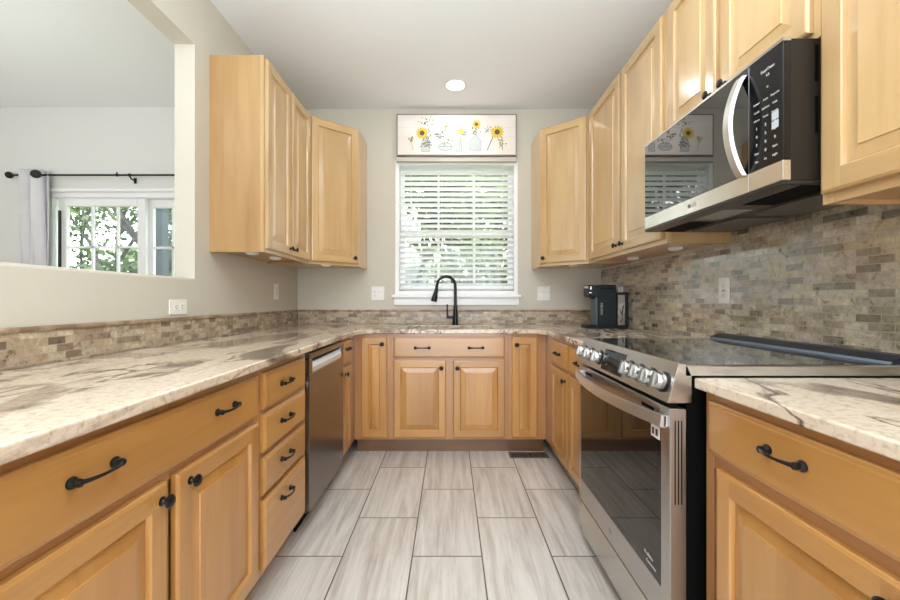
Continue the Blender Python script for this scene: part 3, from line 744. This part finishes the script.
# ---------------------------------------------------------------- microwave
t = empty('microwave_oven', (.912, 1.8435, 1.450), R(-90), 'black and stainless over-the-range microwave mounted above the range', 'microwave')
MW, MH = .765, .388
b = B(); b.box(.002, MW - .002, .022, .4055, 0, MH + .002, .002)
for k in range(2): b.box(MW - .003, MW + .0004, .088, .096, .13 + k * .14, .23 + k * .14, 0, 1)
b.obj('housing', [DKSIDE, VOID], t)
b = B(); b.box(0, .641, 0, .022, .056, MH - .006, .0015); dr = b.obj('door', MWG, t)
b = B(); b.box(0, .641, -.001, .022, .0, .056, .0015); bd = b.obj('lower_band', plain('band_steel', (.74, .70, .63), .22, .9), dr)
b = B(); b.box(0, MW, -.001, .022, MH - .006, MH + .002); b.obj('top_trim', STEEL, t)
b = B(); b.box(.643, MW, 0, .022, .056, MH - .006, .0015); pn = b.obj('control_panel', plain('panel_black', (.006, .006, .007), .2, 0, .4), t)
b = B(); b.box(.643, MW, -.001, .022, .0, .056, .0015); b.obj('lower_band', plain('band_steel2', (.74, .70, .63), .22, .9), pn)
# handle bow
b = B(); n = 22; rings = []
for i in range(n + 1):
    tt = i / n; z = .055 + tt * .306; bow = math.sin(math.pi * tt) ** .8
    yo = -.006 - .043 * bow
    xx = .618 + .012 * 0
    rings.append([b.bm.verts.new(p) for p in ((xx - .017, yo + .004, z), (xx - .013, yo - .006, z), (xx + .013, yo - .006, z), (xx + .017, yo + .004, z), (xx + .012, yo + .008, z), (xx - .012, yo + .008, z))])
for i in range(n):
    for k in range(6):
        f = b.bm.faces.new((rings[i][k], rings[i][(k + 1) % 6], rings[i + 1][(k + 1) % 6], rings[i + 1][k])); f.smooth = True; f.material_index = 1 if k in (3, 4) else 0
b.bm.faces.new(rings[0]); b.bm.faces.new(rings[-1][::-1])
bmesh.ops.recalc_face_normals(b.bm, faces=b.bm.faces[:])
b.obj('door_handle', [plain('handle_satin', (.66, .65, .63), .38, .85), BLACK], dr)
# marks
ink = plain('key_print', (.62, .62, .62), .5)
text('LG', .022, plain('logo_grey', (.20, .19, .18), .4), dr, (.372, -.0012, .028), 'logo_letters')
b = B(); b.lathe([(.0085, 0), (.0085, .0008)], (.343, -.0010, .028), (0, -1, 0), 20); b.obj('logo_disc', plain('logo_red_grey', (.16, .12, .12), .4), dr)
text('EasyClean', .012, ink, pn, (.712, -.0004, .335), 'key_print'); text('1.8', .010, ink, pn, (.712, -.0004, .318), 'key_print'); text('o', .012, ink, pn, (.712, -.0004, .285), 'key_print')
for r_, row in enumerate((('Sensor', 'Auto', 'Popcorn'), ('Cook', 'Defrost', 'Melt'), ('Warm', 'Timer', 'Power'), ('1', '2', '3'), ('4', '5', '6'), ('7', '8', '9'), ('Stop', '0', 'Start'), ('Fan', 'Lo', 'Light'))):
    for c_, s_ in enumerate(row):
        text(s_, .0085 if len(s_) > 1 else .012, ink, pn, (.672 + c_ * .033, -.0004, .252 - r_ * .0245), 'key_print')
b = B(); b.box(.727, .750, -.0006, .0005, .178, .200); b.box(.727, .750, -.0006, .0005, .153, .175); b.obj('light_keys', plain('key_pale', (.5, .52, .55), .4), pn)
# underside
UG = plain('underside_grey', (.022, .02, .018), .3, .2)
b = B(); b.box(.0, MW, -.001, .4055, -.012, 0, .002); us = b.obj('underside_plate', UG, t)
FIL = noisy('filter_mesh', (.06, .055, .05), (.16, .155, .145), 260, .5)
for x0 in (.05, .43):
    b = B(); frame_rect(b, x0, x0 + .28, 0, 1, 0, 1, .1) if False else b.box(x0, x0 + .28, .19, .375, -.018, -.012, .001); b.obj('grease_filter', FIL, us)
b = B(); b.box(.30, .46, .05, .15, -.0135, -.012); b.obj('lamp_lens', plain('lens_grey', (.30, .30, .29), .3), us)
b = B(); b.box(.53, .755, .06, .17, -.0128, -.012); b.obj('vent_recess', VOID, us)
b = B(); b.box(.02, .25, .06, .17, -.0128, -.012); b.obj('vent_recess', VOID, us)

# ---------------------------------------------------------------- window blinds
t = empty('window_blind', (.0565, 3.45, Z0), 0, 'white horizontal slat blind lowered over the kitchen window', 'blinds')
BW = .515
b = B(); b.box(-BW, BW, .008, .060, 1.135, 1.178, .003); b.obj('head_rail', SLAT, t)
b = B(); b.box(-BW - .012, BW + .012, -.022, .006, 1.155, 1.205, .004); b.box(-BW - .010, BW + .010, -.0235, -.022, 1.1565, 1.163, 0, 1); b.obj('blind_valance', [plain('valance_beige', (.55, .51, .45), .5), plain('valance_dark', (.20, .18, .15), .5)], t)
sm = None; ns = 24; z_lo = .045
for i in range(ns):
    z = z_lo + (1.122 - z_lo) * i / (ns - 1)
    if sm is None:
        b = B(); pr = []
        a = R(-20)
        for k in range(9):
            s_ = -1 + k / 4; pr.append((s_ * .025, .0022 * (1 - s_ * s_)))
        top = [(y * math.cos(a) - (zz + .0028) * math.sin(a), y * math.sin(a) + (zz + .0028) * math.cos(a)) for y, zz in pr]
        bot = [(y * math.cos(a) - zz * math.sin(a), y * math.sin(a) + zz * math.cos(a)) for y, zz in pr]
        b.prism([(-BW + .004, y, zz) for y, zz in top + bot[::-1]], (2 * BW - .008, 0, 0))
        o = b.obj('slat', SLAT, t); sm = o.data; o.location = (0, .034, z)
    else:
        o = bpy.data.objects.new('slat', sm); COL.objects.link(o); o.parent = t; o.location = (0, .034, z)
b = B(); b.box(-BW + .004, BW - .004, .012, .056, .004, .022, .003); b.obj('bottom_rail', SLAT, t)
for x in (-.40, -.13, .14, .41):
    b = B()
    for y in (.0085, .0600): b.tube([(x, y, .01), (x, y, 1.15)], .0011, 6)
    b.obj('ladder_cord', STRING, t)
b = B(); b.tube([(-.49, .002, 1.14), (-.49, .0, .55)], .003, 8); b.obj('tilt_wand', plain('clear_wand', (.7, .72, .72), .2), t)

# ---------------------------------------------------------------- framed canvas over the window
t = empty('sunflower_picture', (.058, 3.45, 2.372), 0, 'long whitewashed picture of sunflowers in glass jars above the window', 'picture')
PW, PH = .520, .362
CAN = noisy('canvas_white', (.76, .70, .65), (.84, .80, .76), 3, .7)
b = B(); b.box(-PW + .008, PW - .008, -.034, -.001, .008, PH - .008); b.obj('canvas', CAN, t)
b = B(); frame_rect(b, -PW, PW, 0, PH, -.038, -.0005, .009, 0, .001); b.obj('picture_frame', plain('grey_wood_frame', (.26, .22, .19), .6), t)
YEL = plain('paint_yellow', (.74, .56, .08), .7); YL2 = plain('paint_gold', (.55, .38, .06), .7); BRN = plain('paint_brown', (.14, .08, .03), .7)
GRN = plain('paint_green', (.13, .17, .06), .7); JAR = plain('paint_jar', (.52, .55, .56), .7); INK = plain('paint_ink', (.16, .16, .15), .7)
y_ = -.0345
def petal_ring(b, cx, cz, r, n, mat, dy, ph=0):
    for k in range(n):
        a = 2 * math.pi * k / n + ph; w_ = math.pi / n * .85
        b.poly([(cx, dy, cz), (cx + r * .7 * math.cos(a - w_), dy, cz + r * .7 * math.sin(a - w_)), (cx + r * math.cos(a), dy, cz + r * math.sin(a)), (cx + r * .7 * math.cos(a + w_), dy, cz + r * .7 * math.sin(a + w_))], mat)
def disc(b, cx, cz, r, mat, dy, sx=1):
    b.poly([(cx + r * sx * math.cos(2 * math.pi * k / 16), dy, cz + r * math.sin(2 * math.pi * k / 16)) for k in range(16)], mat)
def stroke(b, p, q, wd, mat, dy):
    d_ = Vector((q[0] - p[0], 0, q[1] - p[1])); nn = Vector((-d_.z, 0, d_.x)).normalized() * wd
    b.poly([Vector((p[0], dy, p[1])) + nn, Vector((p[0], dy, p[1])) - nn, Vector((q[0], dy, q[1])) - nn, Vector((q[0], dy, q[1])) + nn], mat)
def leafp(b, p, a, l, mat, dy):
    u = Vector((math.cos(a), 0, math.sin(a))); nn = Vector((-u.z, 0, u.x)); o = Vector((p[0], dy, p[1]))
    b.poly([o, o + u * l * .5 + nn * l * .25, o + u * l, o + u * l * .5 - nn * l * .25], mat)
def flower(b, cx, cz, r, stem=None):
    if stem: stroke(b, (cx, cz), stem, .0028, 3, y_ - .0002)
    petal_ring(b, cx, cz, r, 13, 0, y_ - .0006); petal_ring(b, cx, cz, r * .8, 11, 1, y_ - .0008, .2); petal_ring(b, cx, cz, r * .66, 11, 0, y_ - .0010, .4)
    disc(b, cx, cz, r * .36, 2, y_ - .0012); 
def jar(b, cx, z0, w_, h_, neck):
    pts = [(cx - neck, z0 + h_), (cx - neck, z0 + h_ * .8), (cx - w_, z0 + h_ * .55), (cx - w_, z0), (cx + w_, z0), (cx + w_, z0 + h_ * .55), (cx + neck, z0 + h_ * .8), (cx + neck, z0 + h_)]
    b.poly([(x, y_ - .0003, z) for x, z in pts[::-1]], 4)
    for p, q in zip(pts, pts[1:]): stroke(b, p, q, .0016, 5, y_ - .0005)
rnd = random.Random(5)
def P(px, pz): return ((px - 447) / 397 * PW, PH * (1 - (pz - 62) / 272))      # relative positions on the picture
def spray(b, c, n, r, mats=(3, 3, 5)):
    for k in range(n):
        leafp(b, (c[0] + rnd.uniform(-r, r), c[1] + rnd.uniform(-r, r) * 1.3), rnd.uniform(0, 6.28), rnd.uniform(.010, .026), rnd.choice(mats), y_ - .0004)
def painted(name, fn):
    b = B(); fn(b)
    for f in b.bm.faces:
        f.normal_update()
        if f.normal.y > 0: f.normal_flip()
    b.obj(name, [YEL, YL2, BRN, GRN, JAR, INK], t)
zb = P(0, 306)[1]
def p1(b): spray(b, P(143, 228), 14, .016, (3, 0, 3)); stroke(b, P(143, 225), P(158, 300), .0015, 5, y_ - .0003)
def p2(b): jar(b, P(243, 0)[0], zb, .036, .13, .026); spray(b, P(243, 245), 46, .034); spray(b, P(238, 135), 26, .062); flower(b, *P(218, 187), .060, P(240, 290))
def p3(b):
    cx, cz = P(372, 275); disc(b, cx, cz, .034, 4, y_ - .0003, 1.75)
    for k in range(20):
        a0_, a1_ = 2 * math.pi * k / 20, 2 * math.pi * (k + 1) / 20
        stroke(b, (cx + .060 * math.cos(a0_), cz + .034 * math.sin(a0_)), (cx + .060 * math.cos(a1_), cz + .034 * math.sin(a1_)), .0020, 5, y_ - .0005)
    stroke(b, (cx - .055, cz), (cx + .055, cz), .0016, 5, y_ - .0005)
    spray(b, P(328, 205), 18, .026, (5, 3, 5)); spray(b, P(392, 218), 14, .024, (4, 3, 5)); spray(b, P(360, 162), 14, .026, (0, 3, 1)); stroke(b, P(345, 150), P(370, 270), .0020, 3, y_ - .0003); stroke(b, P(328, 205), P(365, 270), .0016, 5, y_ - .0003)
def p4(b): jar(b, P(462, 0)[0], zb, .026, .12, .014); petal_ring(b, *P(476, 175), .034, 9, 0, y_ - .0005); spray(b, P(490, 188), 12, .016, (3, 2, 3)); stroke(b, P(478, 180), P(462, 290), .0020, 3, y_ - .0003)
def p5(b): jar(b, P(571, 0)[0], P(0, 300)[1], .050, .15, .015); flower(b, *P(577, 130), .042, P(570, 260)); spray(b, P(578, 160), 22, .030)
def p6(b): flower(b, *P(715, 180), .066, P(750, 220)); stroke(b, P(690, 205), P(648, 300), .0036, 5, y_ - .0003); spray(b, P(655, 165), 14, .024, (5, 3, 5)); spray(b, P(748, 250), 20, .026, (0, 3, 1)); stroke(b, P(748, 220), P(750, 300), .0026, 3, y_ - .0003)
for fn in (p1, p2, p3, p4, p5, p6): painted('painted_flower', fn)
b = B(); 
for k in (1, 2): b.box(-PW + .01, PW - .01, -.0343, -.0339, PH * k / 3 + (.04 if k == 1 else 0), PH * k / 3 + (.042 if k == 1 else .0015))
b.obj('plank_lines', plain('plank_line', (.58, .52, .47), .8), t)

# ---------------------------------------------------------------- outlets and switches (local: face -Y)
def plate_thing(name, label, cat, loc, rz, w, h, kind, ry=0):
    t = empty(name, loc, rz, label, cat)
    b = B(); b.box(-w / 2, w / 2, -.006, 0, -h / 2, h / 2, .002, seg=2); b.obj('cover_plate', WHITE, t)
    SL = plain('slot_dark', (.05, .05, .05), .6)
    def recept(cx, cz, horiz=False):
        b = B(); 
        q = (.016, .014) if not horiz else (.014, .016)
        b.box(cx - q[0], cx + q[0], -.0085, -.0058, cz - q[1], cz + q[1], .002); o = b.obj('receptacle', WHITE, t)
        b = B()
        for s in (-1, 1):
            if horiz: b.box(cx - .002, cx + .006, -.0089, -.0084, cz + s * .006 - .0012, cz + s * .006 + .0012)
            else: b.box(cx + s * .006 - .0012, cx + s * .006 + .0012, -.0089, -.0084, cz - .002, cz + .006)
        if horiz: b.box(cx - .009, cx - .005, -.0089, -.0084, cz - .002, cz + .002)
        else: b.box(cx - .002, cx + .002, -.0089, -.0084, cz - .009, cz - .005)
        b.obj('slots', SL, o)
    def rocker(cx):
        b = B(); b.prism([(cx - .016, -.006, -.033), (cx - .016, -.012, -.031), (cx - .016, -.0075, .0), (cx - .016, -.009, .031), (cx - .016, -.006, .033)], (.032, 0, 0)); b.obj('rocker_switch', WHITE, t)
    if kind == 'v': recept(0, .020); recept(0, -.020)
    if kind == 'h': recept(-.020, 0, True); recept(.020, 0, True)
    if kind == 'gfci':
        recept(0, .022); recept(0, -.022)
        b = B(); b.box(-.008, .008, -.009, -.0055, -.0045, -.0005); b.box(-.008, .008, -.009, -.0055, .0005, .0045); b.obj('test_buttons', plain('grey_button', (.25, .25, .25), .5), t)
    if kind == 'ov': recept(-.023, .018); recept(-.023, -.018); rocker(.023)
    if kind == 'ss': rocker(-.023); rocker(.023)
    return t
plate_thing('wall_outlet', 'white sideways outlet on the half wall under the pass-through', 'outlet', (WL, 1.93, 1.087), R(90), .122, .073, 'h')
plate_thing('wall_outlet', 'white upright outlet on the left wall under the wall cabinets', 'outlet', (WL, 3.02, 1.185), R(90), .073, .120, 'v')
plate_thing('wall_outlet', 'white outlet on the mosaic wall above the range', 'outlet', (1.318, 1.89, 1.166), R(-90), .073, .125, 'gfci')
plate_thing('wall_switch', 'white double plate with outlet and switch left of the window', 'switch', (-.632, WB, 1.178), 0, .112, .120, 'ov')
plate_thing('wall_switch', 'white double switch plate right of the window', 'switch', (.818, WB, 1.178), 0, .112, .120, 'ss')
plate_thing('wall_outlet', 'white outlet on the mosaic wall behind the coffee maker', 'outlet', (1.318, 3.04, 1.16), R(-90), .073, .120, 'v')

# ---------------------------------------------------------------- coffee maker
t = empty('coffee_maker', (1.003, 2.885, .910), 0, 'black single serve coffee maker on the worktop in the right corner', 'coffee maker')
t.scale = (.89, 1, 1)
CM = plain('teal_black_plastic', (.006, .011, .013), .45, 0, .3); CG = plain('coffee_side', (.045, .075, .085), .25)
b = B(); b.box(0, .245, 0, .135, 0, .020, .006, seg=2); b.box(-.002, .100, .01, .125, .018, .026, .003); b.obj('drip_base', [CM], t)
b = B(); b.box(.098, .245, .0, .135, .018, .300, .008, seg=2); b.obj('brewer_body', CM, t)
b = B(); b.box(.075, .100, .015, .12, .02, .235, .006, seg=2); b.obj('front_column', CG, t)
b = B(); b.prism([(.030, .004, .232), (.022, .004, .250), (.018, .004, .322), (.245, .004, .322), (.245, .004, .232)], (0, .127, 0), bev=.006); hd = b.obj('brew_head', CM, t)
b = B(); b.prism([(.0165, .02, .300), (.0165, .11, .300), (.0165, .11, .316), (.0165, .02, .316)], (.004, 0, 0)); b.box(.020, .040, .003, .0045, .262, .268, 0); b.box(.028, .040, .003, .0045, .288, .312, 0); b.obj('head_trim', plain('silver_accent', (.7, .72, .74), .25, .8), hd)
b = B(); b.lathe([(.018, 0), (.016, -.012), (.006, -.016)], (.058, .067, .234), (0, 0, 1), 16); b.obj('spout', PLBLK, hd)
# reservoir with see-through window onto a wire pod holder pattern
b = B(); b.box(.247, .340, .01, .13, .0, .024, .004); b.box(.247, .258, .006, .13, .02, .262, .002); b.box(.322, .340, .006, .13, .02, .255, .002); b.box(.258, .322, .115, .13, .024, .255, .002); b.box(.245, .342, .004, .132, .252, .268, .004); b.obj('reservoir_housing', CM, t)
b = B(); b.box(.259, .321, .012, .112, .026, .250, .003); b.obj('water_reservoir', noisy('smoky_reservoir', (.26, .21, .18), (.42, .38, .34), 18, .12), t)
b = B(); b.prism([(.268, .0115, .16), (.290, .0115, .12), (.300, .0115, .17), (.312, .0115, .175), (.296, .0115, .105), (.286, .0115, .105)], (0, -.001, 0)); b.tube([(.300, .011, .11), (.296, .011, .07), (.275, .011, .045)], .003, 8); b.obj('reservoir_graphic', PLBLK, t)
text('KEURIG', .026, plain('pale_logo', (.45, .48, .50), .4), t, (.120, -.0006, .145), 'logo_letters', (R(90), R(90), 0))

# ---------------------------------------------------------------- ceiling lights
lt = empty('recessed_light', (.043, 3.06, 2.79), 0, 'glowing round recessed ceiling light in front of the window', 'light')
b = B(); b.lathe([(.088, 0), (.088, -.004), (.080, -.007), (.070, -.004), (.070, 0)], (0, 0, 0), (0, 0, 1), 36); b.obj('trim_ring', WHITE, lt)
b = B(); b.lathe([(.069, -.001), (.069, -.0035), (.001, -.0036)], (0, 0, 0), (0, 0, 1), 36); b.obj('lens', plain('lit_lens', (1, .95, .86), .5, emis=9), lt)
light('lamp', 'AREA', (0, 0, -.012), (0, 0, 0), 4, (.98, .97, .95), .13, parent=lt)
for (x, y, lb) in ((-.45, 1.1, 'recessed ceiling light over the aisle, left of centre'), (.5, 1.1, 'recessed ceiling light over the aisle, right of centre'), (-.45, -.9, 'recessed ceiling light behind the camera, left'), (.5, -.9, 'recessed ceiling light behind the camera, right')):
    c = copy_tree(lt); c.location = (x, y, 2.79); c['label'] = lb
    for ch in c.children:
        if ch.type == 'LIGHT': ch.data = ch.data.copy(); ch.data.energy = 3.5

# ---------------------------------------------------------------- floor vent
t = empty('floor_vent', (.565, 2.842, 0), 0, 'brown metal floor register at the foot of the back cabinets', 'vent')
VB = plain('vent_brown', (.20, .155, .12), .4, .4)
b = B(); frame_rect(b, -.14, .14, 0, 1, 0, 1, .1) if False else None
b.box(-.14, .14, -.052, -.040, 0, .005, .001); b.box(-.14, .14, .040, .052, 0, .005, .001); b.box(-.14, -.122, -.04, .04, 0, .005, .001); b.box(.122, .14, -.04, .04, 0, .005, .001); b.box(-.006, .006, -.04, .04, 0, .005, .001); b.obj('vent_frame', VB, t)
b = B(); b.box(-.122, .122, -.04, .04, .0002, .001); b.obj('vent_hollow', VOID, t)
for k in range(24):
    x = -.116 + k * .0101
    if abs(x) < .009: continue
    b = B(); b.prism([(x, -.04, .001), (x + .003, -.04, .001), (x + .0055, -.04, .0045), (x + .0025, -.04, .0045)], (0, .08, 0)); b.obj('louver', VB, t)

# ---------------------------------------------------------------- dining: curtain and rod
t = empty('curtain_rod', (-3.71, 3.345, 2.182), 0, 'black metal curtain rod above the patio door in the dining area', 'curtain rod')
b = B(); b.tube([(0, 0, 0), (2.28, 0, 0)], .0085, 12); b.obj('rod', BLACK, t)
for s, x in ((-1, 0), (1, 2.28)):
    b = B(); b.lathe([(.010, 0), (.011, .008), (.022, .014), (.029, .028), (.027, .042), (.014, .052), (.001, .055)], (x, 0, 0), (s, 0, 0), 20); b.obj('finial', BLACK, t)
for x in (.99, 2.2):
    b = B(); b.tube([(x, .064, -.03), (x, .02, -.03), (x, 0, -.010)], .006, 8); b.box(x - .010, x + .010, .054, .0645, -.055, -.008, .002); b.tube([(x - .006, 0, 0), (x + .006, 0, 0)], .014, 12); b.obj('bracket', BLACK, t)
b = B(); b.tube([(.875, 0, 0), (.89, 0, 0)], .013, 10); b.tube([(.8825, 0, .0), (.8825, 0, .026)], .005, 8); b.obj('rod_joint', BLACK, t)
t = empty('curtain', (-3.69, 3.345, 0), 0, 'pale grey grommet curtain hanging left of the patio door', 'curtain')
b = B(); n = 90; zs = [.02, .7, 1.4, 2.0, 2.14, 2.225]
import math as _m
def cpt(i, z):
    u = i / n; x = u * .245 + .02
    amp = .045 * (1.0 if z > 1.9 else 1.0 + (1.9 - z) * .15)
    y = amp * .9 * _m.sin((u - .78) * 2 * _m.pi * 2.5 + .12 * _m.sin(z * 2)); x += .018 * _m.sin(u * 2 * _m.pi * 5 + z)
    return Vector((x * (1 + (2.2 - z) * .02) , y, z))
g1 = [[b.bm.verts.new(cpt(i, z)) for i in range(n + 1)] for z in zs]
for a in range(len(zs) - 1):
    for i in range(n):
        f = b.bm.faces.new((g1[a][i], g1[a][i + 1], g1[a + 1][i + 1], g1[a + 1][i])); f.smooth = True
o = b.obj('curtain_panel', FABRIC, t, sharp=80)
md = o.modifiers.new('thick', 'SOLIDIFY'); md.thickness = .003
b = B()
gx = .205
b.lathe([(.012, -.004), (.034, -.006), (.036, 0), (.034, .006), (.012, .004)], (gx, -.030, 2.182), (.55, -1, 0), 24); b.obj('grommet_ring', BLACK, t)

# ---------------------------------------------------------------- exterior
b = B(); b.box(-30, 30, 3.6, 50, -.5, -.4); struct(b, 'ground', GRASS)
def tree(loc, h, spread, seed, leaf, nleaf, label, group=None, trunk=.12, split=3, cz=.62, lsize=.07):
    rnd = random.Random(seed); t = empty('tree', loc, 0, label, 'tree', group)
    b = B(); tips = []
    def grow(p, d_, l, r, lev):
        pts = [p]; rr = [r]; q = Vector(p); dd = Vector(d_)
        for k in range(5):
            dd = (dd + Vector((rnd.uniform(-.22, .22), rnd.uniform(-.22, .22), rnd.uniform(-.05, .14)))).normalized(); q = q + dd * l / 5
            pts.append(q.copy()); rr.append(r * (1 - .12 * (k + 1)))
            if lev >= 1: tips.append(q.copy())
            if lev < 3 and k >= 1 and rnd.random() < .75:
                nd = (dd + Vector((rnd.uniform(-1, 1), rnd.uniform(-1, 1), rnd.uniform(-.15, .7))) * .9).normalized()
                grow(q.copy(), nd, l * rnd.uniform(.45, .7), r * .5, lev + 1)
        b.tube(pts, rr, 6 if lev else 9)
    for k in range(split):
        a = 2 * math.pi * k / split + rnd.random()
        grow(Vector((0, 0, 0)), Vector((math.cos(a) * .38, math.sin(a) * .38, 1)).normalized(), h * .75, trunk, 0)
    b.obj('trunk', BARK, t)
    b = B()
    for k in range(nleaf):
        c = rnd.choice(tips) + Vector((rnd.gauss(0, 1), rnd.gauss(0, 1), rnd.gauss(0, 1))) * spread
        u = Vector((rnd.gauss(0, 1), rnd.gauss(0, 1), rnd.gauss(0, 1))).normalized(); v = u.orthogonal().normalized(); s = lsize * rnd.uniform(.6, 1.4)
        b.poly([c - u * s, c + v * s * .5, c + u * s, c - v * s * .5])
    f = b.obj('foliage', leaf, t); f['kind'] = 'stuff'
    return t
tree((.6, 8.4, -.4), 4.6, .22, 3, LEAF2, 11000, 'pale green tree with dark branching trunks seen through the right half of the blind', trunk=.10, split=4, lsize=.075)
tree((-1.6, 10.5, -.4), 6.0, .30, 8, LEAF2, 12000, 'pale leafy tree seen through the upper left of the blind', trunk=.10, lsize=.10)
tree((2.6, 12.5, -.4), 5.5, .35, 12, LEAF, 11000, 'green tree farther back behind the right half of the blind', trunk=.11, lsize=.11)
tree((-6.3, 7.4, -.4), 5.2, .22, 5, LEAF2, 9000, 'dark branched tree seen through the sliding panel of the patio door', trunk=.055, split=5, lsize=.055)
tree((-5.5, 8.9, -.4), 5.0, .22, 9, LEAF, 8000, 'tree seen through the right panel of the patio door', trunk=.06, split=4, lsize=.055)
tree((-10.8, 12.2, -.4), 6.0, .4, 15, LEAF, 9000, 'green tree farthest left behind the patio door', trunk=.12, lsize=.09)
def hedge(loc, x0, x1, h, n, sz, seed, label, mat):
    rnd = random.Random(seed); t = empty('hedge', loc, 0, label, 'hedge'); b = B()
    for k in range(n):
        c = Vector((rnd.uniform(x0, x1), rnd.gauss(0, .35), rnd.uniform(0, h) * rnd.uniform(.7, 1)))
        u = Vector((rnd.gauss(0, 1), rnd.gauss(0, 1), rnd.gauss(0, 1))).normalized(); v = u.orthogonal().normalized(); s = sz * rnd.uniform(.6, 1.4)
        b.poly([c - u * s, c + v * s * .5, c + u * s, c - v * s * .5])
    f = b.obj('foliage', mat, t); f['kind'] = 'stuff'
    b = B()
    for k in range(int((x1 - x0) / .8)):
        x = x0 + .4 + k * .8; b.tube([(x, 0, 0), (x + .1, 0, h * .4), (x - .05, .05, h * .8)], [.05, .04, .02], 6)
    b.obj('stems', BARK, t)
hedge((-1, 18.5, -.4), -16, 11, 4.2, 12000, .2, 77, 'long green hedge closing the yard in the distance', LEAF)
hedge((-9.5, 10.4, -.4), -4, 3.2, 2.7, 5000, .09, 78, 'shorter hedge seen low through the patio door', LEAF)
# neighbouring house
t = empty('neighbour_house', (-3.2, 14.2, -.4), 0, 'white and blue grey neighbouring house low behind the blind', 'house')
SID = plain('blue_grey_siding', (.34, .40, .47), .6)
b = B(); b.box(-2.4, 2.55, 0, 1.8, 0, 2.75); b.obj('house_wall', TRIMW, t)
b = B()
for k in range(11): b.prism([(1.45, -.02, .2 + k * .22), (1.45, -.05, .2 + k * .22), (1.45, -.02, .41 + k * .22)], (1.0, 0, 0))
b.obj('siding_boards', SID, t)
b = B(); b.prism([(-2.7, -.3, 2.72), (-2.7, 2.1, 2.72), (-2.7, .9, 3.5)], (5.5, 0, 0)); b.obj('roof', plain('roof_pale', (.55, .53, .50), .8), t)
# blue-grey porch post outside the patio door
t = empty('porch_post', (-3.23, 4.4, -.4), 0, 'blue grey square porch post outside the patio door', 'post')
b = B(); b.box(-.055, .055, -.055, .055, 0, 3.3, .006); b.obj('post_shaft', plain('slate_blue_paint', (.055, .075, .09), .6), t)
b = B(); b.box(-.08, .08, -.08, .08, 0, .16, .006); b.obj('post_base', plain('slate_blue_paint2', (.055, .075, .09), .6), t)
